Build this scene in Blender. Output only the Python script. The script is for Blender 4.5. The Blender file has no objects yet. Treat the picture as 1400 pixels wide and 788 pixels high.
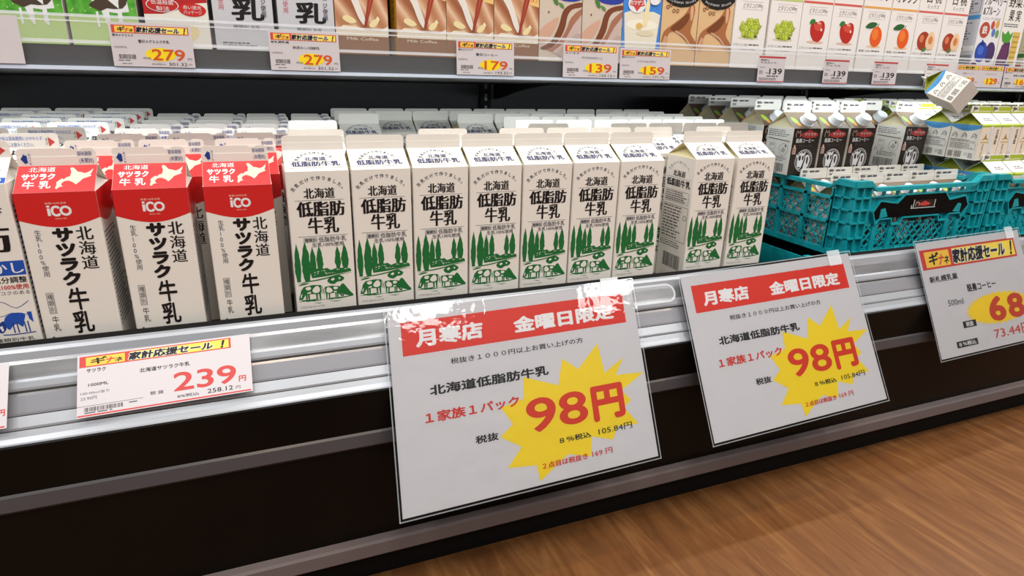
import bpy, bmesh, math, random
from mathutils import Vector, Matrix
from mathutils.geometry import tessellate_polygon

S = bpy.context.scene
COL = S.collection
rng = random.Random(11)

# ------------------------------------------------------------------ camera
cam_d = bpy.data.cameras.new('camera')
cam = bpy.data.objects.new('camera', cam_d)
COL.objects.link(cam)
cam_d.sensor_fit = 'HORIZONTAL'
cam_d.sensor_width = 36.0
cam_d.lens = 856.0 / 1400.0 * 36.0
cam_d.clip_start = 0.02
YAW, PITCH, ROLL = 0.3851, -0.3001, 0.0132
fw = Vector((math.sin(YAW) * math.cos(PITCH), math.cos(YAW) * math.cos(PITCH), math.sin(PITCH)))
rt0 = Vector((math.cos(YAW), -math.sin(YAW), 0))
up0 = rt0.cross(fw)
rt = rt0 * math.cos(ROLL) + up0 * math.sin(ROLL)
up = -rt0 * math.sin(ROLL) + up0 * math.cos(ROLL)
cam.matrix_world = Matrix(((rt.x, up.x, -fw.x, -0.0279), (rt.y, up.y, -fw.y, -0.7541),
                           (rt.z, up.z, -fw.z, 0.2787), (0, 0, 0, 1)))
S.camera = cam

# ------------------------------------------------------------------ world, lights, exposure
S.view_settings.view_transform = 'Standard'
S.view_settings.look = 'None'
S.view_settings.exposure = 0.07
S.view_settings.gamma = 1.0
S.view_settings.use_curve_mapping = False
W = bpy.data.worlds.new('store_air')
S.world = W
W.use_nodes = True
W.node_tree.nodes['Background'].inputs[0].default_value = (1.0, 0.985, 0.97, 1)
W.node_tree.nodes['Background'].inputs[1].default_value = 0.25


def area(name, loc, target, sx, sy, power, col):
    d = bpy.data.lights.new(name, 'AREA')
    d.shape = 'RECTANGLE'
    d.size = sx
    d.size_y = sy
    d.energy = power
    d.color = col
    o = bpy.data.objects.new(name, d)
    COL.objects.link(o)
    o.location = loc
    q = (Vector(target) - Vector(loc)).to_track_quat('-Z', 'Y')
    o.rotation_euler = q.to_euler()
    return o


# cool LED strip in the canopy of the refrigerated case, store ceiling lamps in the aisle
area('canopy_led_light', (0.9, 0.03, 1.32), (0.9, 0.05, 0), 4.0, 0.06, 21, (0.90, 0.96, 1.0))
area('shelf_led_light', (0.9, 0.185, 0.2965), (0.9, 0.40, 0.0), 4.0, 0.008, 3.4, (0.88, 0.97, 1.0))
for cx, cy in ((-2.6, -0.9), (-1.3, -1.5), (0.2, -1.5), (1.7, -1.5), (3.2, -1.5), (-0.6, -2.9), (1.0, -2.9), (2.6, -2.9)):
    area('ceiling_light', (cx, cy, 2.55), (cx, cy + 0.9, 0.0), 0.5, 0.5, 17.5, (1.0, 0.985, 0.955))
for cx, cy in ((-0.05, -0.62), (0.75, -0.62), (1.6, -0.62), (2.5, -0.62)):
    area('spot_light', (cx, cy, 2.5), (cx, cy, 0), 0.12, 0.12, 5, (1.0, 0.72, 0.45))

# ------------------------------------------------------------------ materials
MATS = {}


def srgb(h):
    h = h.lstrip('#')
    v = [int(h[i:i + 2], 16) / 255 for i in (0, 2, 4)]
    return tuple((c / 12.92 if c <= 0.04045 else ((c + 0.055) / 1.055) ** 2.4) for c in v) + (1,)


def new_mat(name):
    m = bpy.data.materials.new(name)
    m.use_nodes = True
    nt = m.node_tree
    return m, nt, nt.nodes['Principled BSDF']


def plain(name, col, rough=0.5, metal=0.0, coat=0.0, spec=0.5):
    if name in MATS:
        return MATS[name]
    m, nt, b = new_mat(name)
    b.inputs['Base Color'].default_value = srgb(col) if isinstance(col, str) else col
    b.inputs['Roughness'].default_value = rough
    b.inputs['Metallic'].default_value = metal
    b.inputs['Coat Weight'].default_value = coat
    b.inputs['Specular IOR Level'].default_value = spec
    MATS[name] = m
    return m


def ink(col):
    return plain('ink_' + col, '#' + col, 0.45, 0, 0, 0.35)


def noise_mix(nt, scale, c1, c2, p1=0.35, p2=0.65, detail=4, stretch=(1, 1, 1), coord='Object'):
    tc = nt.nodes.new('ShaderNodeTexCoord')
    mp = nt.nodes.new('ShaderNodeMapping')
    mp.inputs['Scale'].default_value = stretch
    nz = nt.nodes.new('ShaderNodeTexNoise')
    nz.inputs['Scale'].default_value = scale
    nz.inputs['Detail'].default_value = detail
    cr = nt.nodes.new('ShaderNodeValToRGB')
    cr.color_ramp.elements[0].position = p1
    cr.color_ramp.elements[1].position = p2
    cr.color_ramp.elements[0].color = c1
    cr.color_ramp.elements[1].color = c2
    nt.links.new(tc.outputs[coord], mp.inputs[0])
    nt.links.new(mp.outputs[0], nz.inputs['Vector'])
    nt.links.new(nz.outputs['Fac'], cr.inputs[0])
    return nz, cr


PAPER = plain('white_carton_board', '#e9e4dc', 0.42, 0, 0.08)
PAPER_IN = plain('raw_carton_board', '#e6dcae', 0.6)
PAPER_GREY = plain('silver_grey_board', '#c9c8cc', 0.4)
RED = plain('carton_red', '#cf1f1f', 0.38, 0, 0.1)
BROWN = plain('carton_dark_brown', '#2b1c12', 0.4)
CAPM = plain('white_cap_plastic', '#e4e6ec', 0.35)

m, nt, b = new_mat('teal_crate_plastic')
nz, cr = noise_mix(nt, 60, srgb('#0c939e'), srgb('#16a8b3'))
nt.links.new(cr.outputs[0], b.inputs['Base Color'])
b.inputs['Roughness'].default_value = 0.38
TEAL = m

m, nt, b = new_mat('aluminium_rail')
nz, cr = noise_mix(nt, 9, (0.20, 0.20, 0.21, 1), (0.34, 0.34, 0.35, 1), 0.3, 0.7, 6, (1, 6, 6))
nt.links.new(cr.outputs[0], b.inputs['Base Color'])
b.inputs['Metallic'].default_value = 0.45
b.inputs['Roughness'].default_value = 0.26
ALU = m
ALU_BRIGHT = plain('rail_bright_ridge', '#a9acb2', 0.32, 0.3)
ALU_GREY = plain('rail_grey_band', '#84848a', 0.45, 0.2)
GAP = plain('dark_groove', '#3a3836', 0.6)

m, nt, b = new_mat('black_panel')
nz, cr = noise_mix(nt, 5, srgb('#0b0806'), srgb('#120e0a'), 0.3, 0.7, 5)
nt.links.new(cr.outputs[0], b.inputs['Base Color'])
b.inputs['Roughness'].default_value = 0.34
b.inputs['Specular IOR Level'].default_value = 0.12
BLACK = m
BLACK_MATT = plain('matt_black', '#070605', 0.7, 0, 0, 0.2)
BLACK_BACK = plain('black_back_panel', '#0a090d', 0.4, 0, 0, 0.2)
BUMPER = plain('grey_bumper', '#6a5f5e', 0.6, 0, 0, 0.25)
STRIP = plain('dark_grey_strip', '#4a484c', 0.3)
SHELFM = plain('shelf_dark_enamel', '#1c1a19', 0.4)
EDGE_STRIP = plain('shelf_edge_strip', '#cfdcee', 0.25)
SHELF_UNDER = plain('shelf_underside', '#17161a', 0.3)

m, nt, b = new_mat('clear_plastic')
b.inputs['Base Color'].default_value = (0.42, 0.43, 0.45, 1)
b.inputs['Roughness'].default_value = 0.12
b.inputs['Alpha'].default_value = 0.11
b.inputs['Specular IOR Level'].default_value = 0.8
CLEAR = m
m, nt, b = new_mat('clear_plastic_edge')
b.inputs['Base Color'].default_value = (0.9, 0.94, 0.98, 1)
b.inputs['Roughness'].default_value = 0.15
b.inputs['Alpha'].default_value = 0.42
CLEAR_EDGE = m

# laminated paper: glossy film with creases
m, nt, b = new_mat('laminated_paper')
b.inputs['Base Color'].default_value = srgb('#cfcbcd')
b.inputs['Roughness'].default_value = 0.5
SIGN = m
m, nt, b = new_mat('laminate_film')
tr = nt.nodes.new('ShaderNodeBsdfTransparent')
gl = nt.nodes.new('ShaderNodeBsdfGlossy')
gl.inputs['Roughness'].default_value = 0.035
fr = nt.nodes.new('ShaderNodeFresnel')
fr.inputs['IOR'].default_value = 1.45
mx = nt.nodes.new('ShaderNodeMixShader')
tc = nt.nodes.new('ShaderNodeTexCoord')
n1 = nt.nodes.new('ShaderNodeTexNoise'); n1.inputs['Scale'].default_value = 22; n1.inputs['Detail'].default_value = 3
n2 = nt.nodes.new('ShaderNodeTexNoise'); n2.inputs['Scale'].default_value = 190; n2.inputs['Detail'].default_value = 2
ad = nt.nodes.new('ShaderNodeMath'); ad.operation = 'MULTIPLY_ADD'; ad.inputs[1].default_value = 0.06
bp = nt.nodes.new('ShaderNodeBump'); bp.inputs['Strength'].default_value = 0.35; bp.inputs['Distance'].default_value = 0.003
nt.links.new(tc.outputs['Object'], n1.inputs['Vector'])
nt.links.new(tc.outputs['Object'], n2.inputs['Vector'])
nt.links.new(n2.outputs['Fac'], ad.inputs[0])
nt.links.new(n1.outputs['Fac'], ad.inputs[2])
nt.links.new(ad.outputs[0], bp.inputs['Height'])
nt.links.new(bp.outputs[0], gl.inputs['Normal'])
nt.links.new(bp.outputs[0], fr.inputs['Normal'])
nt.links.new(fr.outputs[0], mx.inputs[0])
nt.links.new(tr.outputs[0], mx.inputs[1])
nt.links.new(gl.outputs[0], mx.inputs[2])
nt.links.new(mx.outputs[0], nt.nodes['Material Output'].inputs[0])
FILM = m
TAGP = plain('tag_paper', '#cdc7ca', 0.4)

# wood floor: planks across the aisle
m, nt, b = new_mat('oak_floor')
tc = nt.nodes.new('ShaderNodeTexCoord')
mp = nt.nodes.new('ShaderNodeMapping')
mp.inputs['Rotation'].default_value = (0, 0, math.pi / 2)
br = nt.nodes.new('ShaderNodeTexBrick')
br.inputs['Scale'].default_value = 1.0
br.inputs['Brick Width'].default_value = 0.9
br.inputs['Row Height'].default_value = 0.15
br.inputs['Mortar Size'].default_value = 0.0008
br.inputs['Color1'].default_value = (0.25, 0.25, 0.25, 1)
br.inputs['Color2'].default_value = (0.75, 0.75, 0.75, 1)
br.inputs['Mortar'].default_value = (0.0, 0.0, 0.0, 1)
nt.links.new(tc.outputs['Object'], mp.inputs[0])
nt.links.new(mp.outputs[0], br.inputs['Vector'])
mp2 = nt.nodes.new('ShaderNodeMapping')
mp2.inputs['Scale'].default_value = (24, 3.2, 1)
nt.links.new(tc.outputs['Object'], mp2.inputs[0])
av = nt.nodes.new('ShaderNodeVectorMath'); av.operation = 'ADD'
ml = nt.nodes.new('ShaderNodeVectorMath'); ml.operation = 'SCALE'; ml.inputs['Scale'].default_value = 7.0
nt.links.new(br.outputs['Color'], ml.inputs[0])
nt.links.new(mp2.outputs[0], av.inputs[0])
nt.links.new(ml.outputs[0], av.inputs[1])
g1 = nt.nodes.new('ShaderNodeTexNoise'); g1.inputs['Scale'].default_value = 1.1; g1.inputs['Detail'].default_value = 9
g1.inputs['Roughness'].default_value = 0.62; g1.inputs['Distortion'].default_value = 2.0
nt.links.new(av.outputs[0], g1.inputs['Vector'])
cr = nt.nodes.new('ShaderNodeValToRGB')
cr.color_ramp.elements[0].position = 0.30; cr.color_ramp.elements[0].color = srgb('#6a4121')
cr.color_ramp.elements[1].position = 0.70; cr.color_ramp.elements[1].color = srgb('#996a3d')
e = cr.color_ramp.elements.new(0.5); e.color = srgb('#80522c')
nt.links.new(g1.outputs['Fac'], cr.inputs[0])
mxr = nt.nodes.new('ShaderNodeMix'); mxr.data_type = 'RGBA'; mxr.blend_type = 'MULTIPLY'
mxr.inputs[0].default_value = 0.35
cr2 = nt.nodes.new('ShaderNodeValToRGB')
cr2.color_ramp.elements[0].color = (0.45, 0.42, 0.40, 1)
cr2.color_ramp.elements[1].position = 0.8
nt.links.new(br.outputs['Color'], cr2.inputs[0])
nt.links.new(cr.outputs[0], mxr.inputs[6])
nt.links.new(cr2.outputs[0], mxr.inputs[7])
nt.links.new(mxr.outputs[2], b.inputs['Base Color'])
b.inputs['Roughness'].default_value = 0.45
FLOOR = m


def swirl_mat(name, cols, scale, dist, rot):
    m, nt, b = new_mat(name)
    tc = nt.nodes.new('ShaderNodeTexCoord')
    mp = nt.nodes.new('ShaderNodeMapping')
    mp.inputs['Rotation'].default_value = rot
    wv = nt.nodes.new('ShaderNodeTexWave')
    wv.inputs['Scale'].default_value = scale
    wv.inputs['Distortion'].default_value = dist
    wv.inputs['Detail'].default_value = 1.5
    wv.inputs['Detail Scale'].default_value = 0.8
    cr = nt.nodes.new('ShaderNodeValToRGB')
    els = cr.color_ramp.elements
    els[0].color = srgb(cols[0]); els[1].color = srgb(cols[-1])
    for i, c in enumerate(cols[1:-1]):
        e = els.new((i + 1) / (len(cols) - 1)); e.color = srgb(c)
    nt.links.new(tc.outputs['Object'], mp.inputs[0])
    nt.links.new(mp.outputs[0], wv.inputs['Vector'])
    nt.links.new(wv.outputs['Fac'], cr.inputs[0])
    nt.links.new(cr.outputs[0], b.inputs['Base Color'])
    b.inputs['Roughness'].default_value = 0.4
    return m


SWIRL = swirl_mat('milk_coffee_swirl', ['#9a5a35', '#c58e6a', '#e0bfa0', '#d2a07c', '#b77c55'], 7, 5, (0.0, 0.5, 0.0))
GRASS_M = None
m, nt, b = new_mat('printed_meadow')
nz, cr = noise_mix(nt, 90, srgb('#3d8f22'), srgb('#62b53a'), 0.35, 0.6, 3)
nt.links.new(cr.outputs[0], b.inputs['Base Color'])
b.inputs['Roughness'].default_value = 0.4
GRASS_M = m


# ------------------------------------------------------------------ mesh helpers
class MB:
    def __init__(self):
        self.v = []; self.f = []; self.mi = []; self.mats = []

    def mat(self, m):
        if m not in self.mats:
            self.mats.append(m)
        return self.mats.index(m)

    def add(self, verts, faces, m):
        o = len(self.v); k = self.mat(m)
        self.v += [tuple(p) for p in verts]
        for f in faces:
            self.f.append(tuple(i + o for i in f)); self.mi.append(k)

    def box(self, a, b, m):
        x0, y0, z0 = a; x1, y1, z1 = b
        self.add([(x0, y0, z0), (x1, y0, z0), (x1, y1, z0), (x0, y1, z0), (x0, y0, z1), (x1, y0, z1), (x1, y1, z1), (x0, y1, z1)],
                 [(0, 3, 2, 1), (4, 5, 6, 7), (0, 1, 5, 4), (1, 2, 6, 5), (2, 3, 7, 6), (3, 0, 4, 7)], m)

    def prism(self, pts2, y0, y1, m, axis='Y'):
        # outline in XZ extruded along Y (or YZ along X, or XY along Z)
        n = len(pts2)
        def P(p, t):
            if axis == 'Y': return (p[0], t, p[1])
            if axis == 'X': return (t, p[0], p[1])
            return (p[0], p[1], t)
        vs = [P(p, y0) for p in pts2] + [P(p, y1) for p in pts2]
        tri = tessellate_polygon([[Vector((p[0], p[1], 0)) for p in pts2]])
        fs = [tuple(t) for t in tri] + [tuple(i + n for i in reversed(t)) for t in tri]
        fs += [(i, (i + 1) % n, (i + 1) % n + n, i + n) for i in range(n)]
        self.add(vs, fs, m)

    def bar(self, p, q, w, t, m, nrm):
        p, q = Vector(p), Vector(q); nrm = Vector(nrm)
        d = (q - p).normalized(); s = d.cross(nrm).normalized() * (w / 2); n = nrm * (t / 2)
        vs = [p - s - n, p + s - n, p + s + n, p - s + n, q - s - n, q + s - n, q + s + n, q - s + n]
        self.add(vs, [(0, 1, 2, 3), (7, 6, 5, 4), (0, 4, 5, 1), (1, 5, 6, 2), (2, 6, 7, 3), (3, 7, 4, 0)], m)

    def cyl(self, c, r0, r1, h, m, ax=(0, 0, 1), n=20, ribs=0.0):
        c = Vector(c); ax = Vector(ax).normalized()
        a = ax.orthogonal().normalized(); b2 = ax.cross(a)
        vs = []
        for rr, hh in ((r0, 0), (r1, h)):
            for i in range(n):
                t = 2 * math.pi * i / n
                r = rr * (1 - ribs * (i % 2))
                vs.append(c + (a * math.cos(t) + b2 * math.sin(t)) * r + ax * hh)
        fs = [tuple(range(n - 1, -1, -1)), tuple(range(n, 2 * n))]
        fs += [(i, (i + 1) % n, (i + 1) % n + n, i + n) for i in range(n)]
        self.add(vs, fs, m)

    def mesh(self, name):
        me = bpy.data.meshes.new(name)
        me.from_pydata(self.v, [], self.f)
        for m in self.mats:
            me.materials.append(m)
        me.polygons.foreach_set('material_index', self.mi)
        me.update()
        return me

    def build(self, name, parent=None):
        return link(name, self.mesh(name), parent)


def link(name, me, parent=None):
    o = bpy.data.objects.new(name, me)
    COL.objects.link(o)
    if parent: o.parent = parent
    return o


def thing(name, label, cat, loc=(0, 0, 0), rot=(0, 0, 0), group=None):
    o = bpy.data.objects.new(name, None)
    o.empty_display_size = 0.02
    COL.objects.link(o)
    o.location = loc; o.rotation_euler = rot
    o['label'] = label; o['category'] = cat
    if group: o['group'] = group
    return o


def tag(o, label, cat, group=None):
    o['label'] = label; o['category'] = cat
    if group: o['group'] = group
    return o


_T = {}


def tmesh(s):
    if s not in _T:
        cu = bpy.data.curves.new('t', 'FONT')
        cu.body = s; cu.resolution_u = 5 if len(s) <= 3 and s.isascii() else 2
        ob = bpy.data.objects.new('t', cu)
        me = bpy.data.meshes.new_from_object(ob)
        vs = [(v.co.x, v.co.y) for v in me.vertices]
        fs = [tuple(p.vertices) for p in me.polygons]
        bpy.data.objects.remove(ob); bpy.data.curves.remove(cu); bpy.data.meshes.remove(me)
        _T[s] = (vs, fs)
    return _T[s]


def catmull(pts, closed=True, n=4):
    out = []; N = len(pts)
    rngi = range(N) if closed else range(N - 1)
    for i in rngi:
        if closed:
            p0, p1, p2, p3 = pts[i - 1], pts[i], pts[(i + 1) % N], pts[(i + 2) % N]
        else:
            p0, p1, p2, p3 = pts[max(i - 1, 0)], pts[i], pts[i + 1], pts[min(i + 2, N - 1)]
        for k in range(n):
            t = k / n
            out.append(tuple(0.5 * ((2 * p1[j]) + (-p0[j] + p2[j]) * t + (2 * p0[j] - 5 * p1[j] + 4 * p2[j] - p3[j]) * t * t +
                                    (-p0[j] + 3 * p1[j] - 3 * p2[j] + p3[j]) * t ** 3) for j in (0, 1)))
    if not closed: out.append(pts[-1])
    return out


class Art:
    """printing on one face: origin, unit axes u, v in the mesh's own space; units of u, v given by su, sv"""
    def __init__(self, mb, o, u, v, su=0.001, sv=0.001, eps=0.00012, warp=None):
        self.mb = mb; self.o = Vector(o); self.u = Vector(u).normalized(); self.v = Vector(v).normalized()
        self.n = self.u.cross(self.v).normalized(); self.su = su; self.sv = sv; self.eps = eps; self.warp = warp
        self.lay = 1; self.clamp = None; self.vo = 0.0

    def P(self, p, lay):
        if self.vo and p[1] > 0: p = (p[0], p[1] + self.vo)
        if self.clamp: p = (min(max(p[0], self.clamp[0]), self.clamp[1]), min(max(p[1], 0.0), self.clamp[2]))
        q = self.o + self.u * (p[0] * self.su) + self.v * (p[1] * self.sv)
        n = self.n
        if self.warp:
            return self.warp(p[0] * self.su, p[1] * self.sv, self.eps * lay)
        return q + n * (self.eps * lay)

    def raw(self, pts, faces, m, lay):
        self.k = (getattr(self, 'k', 0) + 1) % 60
        lay = lay + 0.015 * self.k
        self.mb.add([self.P(p, lay) for p in pts], faces, m)

    def rect(self, u0, v0, u1, v1, m, lay=1, n=1):
        if self.warp:
            n = 8
            pts = []; fs = []
            for i in range(n + 1):
                t = v0 + (v1 - v0) * i / n
                pts += [(u0, t), (u1, t)]
                if i: fs.append((2 * i - 2, 2 * i - 1, 2 * i + 1, 2 * i))
            self.raw(pts, fs, m, lay)
        else:
            self.raw([(u0, v0), (u1, v0), (u1, v1), (u0, v1)], [(0, 1, 2, 3)], m, lay)

    def frame(self, u0, v0, u1, v1, w, m, lay=1, wv=None):
        wv = wv or w
        self.rect(u0, v0, u1, v0 + wv, m, lay); self.rect(u0, v1 - wv, u1, v1, m, lay)
        self.rect(u0, v0, u0 + w, v1, m, lay); self.rect(u1 - w, v0, u1, v1, m, lay)

    def poly(self, pts, m, lay=1, smooth=0):
        if smooth: pts = catmull(pts, True, smooth)
        tri = tessellate_polygon([[Vector((p[0], p[1], 0)) for p in pts]])
        area2 = sum(pts[i - 1][0] * pts[i][1] - pts[i][0] * pts[i - 1][1] for i in range(len(pts)))
        fs = []
        for t in tri:
            a, b, c = (pts[i] for i in t)
            cr = (b[0] - a[0]) * (c[1] - a[1]) - (b[1] - a[1]) * (c[0] - a[0])
            fs.append(tuple(t) if cr > 0 else tuple(reversed(t)))
        self.raw(pts, fs, m, lay)

    def ellipse(self, cu, cv, ru, rv, m, lay=1, n=20, rot=0):
        c, s = math.cos(rot), math.sin(rot)
        pts = [(cu + ru * math.cos(2 * math.pi * i / n) * c - rv * math.sin(2 * math.pi * i / n) * s,
                cv + ru * math.cos(2 * math.pi * i / n) * s + rv * math.sin(2 * math.pi * i / n) * c) for i in range(n)]
        self.poly(pts, m, lay)

    def stroke(self, pts, w, m, lay=1, smooth=0, taper=False):
        if smooth: pts = catmull(pts, False, smooth)
        L = []; R = []; N = len(pts)
        for i in range(N):
            a = pts[max(i - 1, 0)]; b = pts[min(i + 1, N - 1)]
            dx, dy = b[0] - a[0], b[1] - a[1]; l = math.hypot(dx, dy) or 1
            ww = w / 2 * (1 if not taper else max(0.15, 1 - abs(2 * i / (N - 1) - 1) ** 2))
            L.append((pts[i][0] - dy / l * ww, pts[i][1] + dx / l * ww)); R.append((pts[i][0] + dy / l * ww, pts[i][1] - dx / l * ww))
        vs = []; fs = []
        for i in range(N):
            vs += [R[i], L[i]]
            if i: fs.append((2 * i - 2, 2 * i, 2 * i + 1, 2 * i - 1))
        self.raw(vs, fs, m, lay)

    def ring(self, cu, cv, r, w, m, lay=1, n=24, rv=None):
        rv = rv or r
        self.stroke([(cu + r * math.cos(2 * math.pi * i / n), cv + rv * math.sin(2 * math.pi * i / n)) for i in range(n + 1)], w, m, lay)

    def text(self, s, u0, v0, u1, v1, m, lay=2, bold=0.0, mincho=0.0, shear=0.0, em=False):
        vs, fs = tmesh(s)
        if not vs: return
        x0 = min(p[0] for p in vs); x1 = max(p[0] for p in vs); y0 = min(p[1] for p in vs); y1 = max(p[1] for p in vs)
        if em: x0, x1, y0, y1 = 0.0, 1.0 * len(s), -0.12, 0.88
        offs = [(0, 0)]
        if bold: offs = [(bold, 0), (-bold, 0), (0, bold), (0, -bold), (bold * .7, bold * .7), (-bold * .7, bold * .7), (bold * .7, -bold * .7), (-bold * .7, -bold * .7)]
        if mincho: offs = [(-mincho, 0), (-mincho / 2, 0), (0, 0), (mincho / 2, 0), (mincho, 0)]
        g = max(bold, mincho)
        if not em: x0 -= g; x1 += g; y0 -= bold; y1 += bold
        ku = (u1 - u0) / (x1 - x0); kv = (v1 - v0) / max(y1 - y0, 1e-6)
        for k_, (dx, dy) in enumerate(offs):
            self.raw([(u0 + (x + dx - x0) * ku + shear * (y + dy - y0) * kv * (self.sv / self.su), v0 + (y + dy - y0) * kv) for x, y in vs], fs, m, lay + 0.1 * k_)

    def vtext(self, s, u0, vtop, w, vbot, m, lay=2, bold=0.0, mincho=0.0):
        n = len(s); h = (vtop - vbot) / n
        for i, c in enumerate(s):
            self.text(c, u0, vtop - (i + 1) * h, u0 + w, vtop - i * h, m, lay, bold, mincho, em=True)

    def arctext(self, s, cu, cv, r, a0, a1, size, m, lay=2, bold=0.0):
        n = len(s)
        for i, c in enumerate(s):
            t = math.radians(a0 + (a1 - a0) * i / (n - 1))
            vs, fs = tmesh(c)
            ct, st = math.cos(t - math.pi / 2), math.sin(t - math.pi / 2)
            bx, by = cu + r * math.cos(t), cv + r * math.sin(t)
            for k_, (dx, dy) in enumerate([(0, 0)] if not bold else [(bold, 0), (-bold, 0), (0, bold), (0, -bold)]):
                self.raw([(bx + ((x + dx - 0.5) * ct - (y + dy - 0.4) * st) * size, by + ((x + dx - 0.5) * st + (y + dy - 0.4) * ct) * size) for x, y in vs], fs, m, lay + 0.1 * k_)

    def micro(self, u0, v0, u1, v1, rows, m, lay=1, fill=0.55, seed=1):
        r = random.Random(seed); h = (v1 - v0) / rows
        for i in range(rows):
            v = v1 - (i + 1) * h; u = u0; end = u0 + (u1 - u0) * r.uniform(0.7, 1)
            while u < end - h * 0.3:
                w = min(h * r.uniform(0.5, 2.2), end - u)
                self.rect(u, v + h * (1 - fill) / 2, u + w, v + h * (1 + fill) / 2, m, lay); u += w + h * 0.35

    def bars(self, u0, v0, u1, v1, n, m, lay=1, seed=3):
        r = random.Random(seed); u = u0; st = (u1 - u0) / n
        for i in range(n):
            self.rect(u, v0, u + st * r.choice((0.3, 0.45, 0.65)), v1, m, lay); u += st


K = ink('161214'); GREY = ink('5a5a62'); NAVY = ink('3b3f63'); GRN = ink('1c6b34'); WHT = ink('e8e6e6')
BLUE = ink('1f4fae'); REDI = ink('c8271f'); YEL = ink('ecd020'); ORG = ink('cf5226'); TREDI = ink('cc4440')
LBL = ink('4f96cf'); OLV = ink('a3b52c'); PALE = ink('f2c3b2'); DKB = ink('1d3b86')


# ------------------------------------------------------------------ carton shells
def rr_outline(w, d, r=0.0016, n=2):
    pts = []
    for cx, cy, a0 in ((w - r, r, -90), (w - r, d - r, 0), (r, d - r, 90), (r, r, 180)):
        for i in range(n + 1):
            t = math.radians(a0 + 90 * i / n)
            pts.append((cx + r * math.cos(t), cy + r * math.sin(t)))
    return pts


def carton_meshes(name, w, d, H, rise, fin, paper, roof=None, inner=None, finm=None, fin_fold=False, fin_notch=False,
                  front=None, left=None, right=None, roof_art=None, fin_art=None, cap=False, side_roof=None, dv=0.0, ws=None):
    """returns a dict of part meshes of one gable-top carton; its front is y=0, left x=0"""
    roof = roof or paper; inner = inner or PAPER_IN; finm = finm or paper; side_roof = side_roof or inner
    P = {}
    b = MB(); b.prism(rr_outline(w, d), 0, H, paper, axis='Z')
    for fn, o_, u_, ww in ((front, (0, 0, 0), (1, 0, 0), w), (left, (0, d, 0), (0, -1, 0), d), (right, (w, 0, 0), (0, 1, 0), d)):
        if fn:
            A = Art(b, o_, u_, (0, 0, 1)); A.clamp = (0.25, ww * 1000 - 0.25, H * 1000 - 0.1); A.vo = dv
            if ws: A.u = A.u * ws; A.v = A.v * 0.85; A.clamp = (0.25 / ws, (ww * 1000 - 0.25) / ws, (H * 1000 - 0.1) / 0.85)
            fn(A)
    P['body'] = b.mesh(name + '_body')
    g = MB(); t = 0.0013; top = H + rise; y0 = d / 2 - t; y1 = d / 2 + t; ins = min(0.021, w * 0.3)
    e = 0.0006
    g.add([(e, 0, H), (w - e, 0, H), (w - e, y0, top), (e, y0, top)], [(0, 1, 2, 3)], roof)
    g.add([(e, d, H), (w - e, d, H), (w - e, y1, top), (e, y1, top)], [(3, 2, 1, 0)], roof)
    g.add([(e, y0, top), (w - e, y0, top), (w - e, y1, top), (e, y1, top)], [(0, 1, 2, 3)], roof)
    for sx, k in ((e, 1), (w - e, -1)):
        ap = (sx + k * ins, d / 2, top - 0.001)
        g.add([(sx, 0, H), (sx, d, H), ap], [(0, 1, 2) if k < 0 else (2, 1, 0)], side_roof)
        g.add([(sx, 0, H), ap, (sx, y0, top)], [(0, 1, 2) if k < 0 else (2, 1, 0)], inner)
        g.add([(sx, d, H), ap, (sx, y1, top)], [(2, 1, 0) if k < 0 else (0, 1, 2)], inner)
        # thin edge of the board along the sloping roof panel
        for yy, ye, yt in ((0, 0.0008, 0.0008), (d, -0.0008, -0.0008)):
            yr = y0 if yy == 0 else y1
            g.add([(sx, yy, H), (sx, yy + ye, H - 0.0002), (sx, yr + yt, top), (sx, yr, top + 0.0004)], [(0, 1, 2, 3), (3, 2, 1, 0)], paper)
    if roof_art:
        L = math.hypot(y0, rise)
        roof_art(Art(g, (0, 0, H), (1, 0, 0), (0, y0, rise)), L * 1000)
    P['gable_top'] = g.mesh(name + '_gable')
    f = MB(); x0 = e; x1 = w - e; rc = 0.004
    if fin_fold:
        f.add([(x0, y1, top), (x1, y1, top), (x1, y1 + fin, top - fin * 0.4), (x0, y1 + fin, top - fin * 0.4),
               (x0, y1, top + .002), (x1, y1, top + .002), (x1, y1 + fin, top - fin * 0.4 + .002), (x0, y1 + fin, top - fin * 0.4 + .002)],
              [(0, 3, 2, 1), (4, 5, 6, 7), (0, 1, 5, 4), (1, 2, 6, 5), (2, 3, 7, 6), (3, 0, 4, 7)], finm)
    else:
        mid = top + fin * 0.52
        f.box((x0, y0, top), (x1, y1, mid), finm)
        pts = [(x0, mid)]
        pts += [(x1, mid), (x1, top + fin - rc)] + [(x1 - rc + rc * math.cos(math.radians(a)), top + fin - rc + rc * math.sin(math.radians(a))) for a in (30, 60, 90)]
        if fin_notch:
            pts += [(w * 0.82, top + fin), (w * 0.80, top + fin - 0.0022), (w * 0.72, top + fin - 0.0022), (w * 0.70, top + fin)]
        pts += [(x0 + rc + rc * math.cos(math.radians(a)), top + fin - rc + rc * math.sin(math.radians(a))) for a in (90, 120, 150, 180)]
        f.prism(pts, y0 + 0.0006, y1 - 0.0006, finm)
        if fin_art: fin_art(Art(f, (0, y0, top), (1, 0, 0), (0, 0, 1)), fin * 1000)
    P['top_seal'] = f.mesh(name + '_seal')
    if cap:
        n = Vector((0, -rise, d / 2)).normalized()
        c = Vector((w * 0.60, d * 0.20, H + rise * 0.40))
        s = MB(); s.cyl(c - n * 0.001, 0.0145, 0.0140, 0.003, CAPM, n, 24); s.cyl(c + n * 0.002, 0.0128, 0.0125, 0.011, CAPM, n, 36, 0.04)
        s.cyl(c + n * 0.013, 0.0125, 0.0112, 0.0012, CAPM, n, 24)
        P['screw_cap'] = s.mesh(name + '_cap')
    return P


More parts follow.
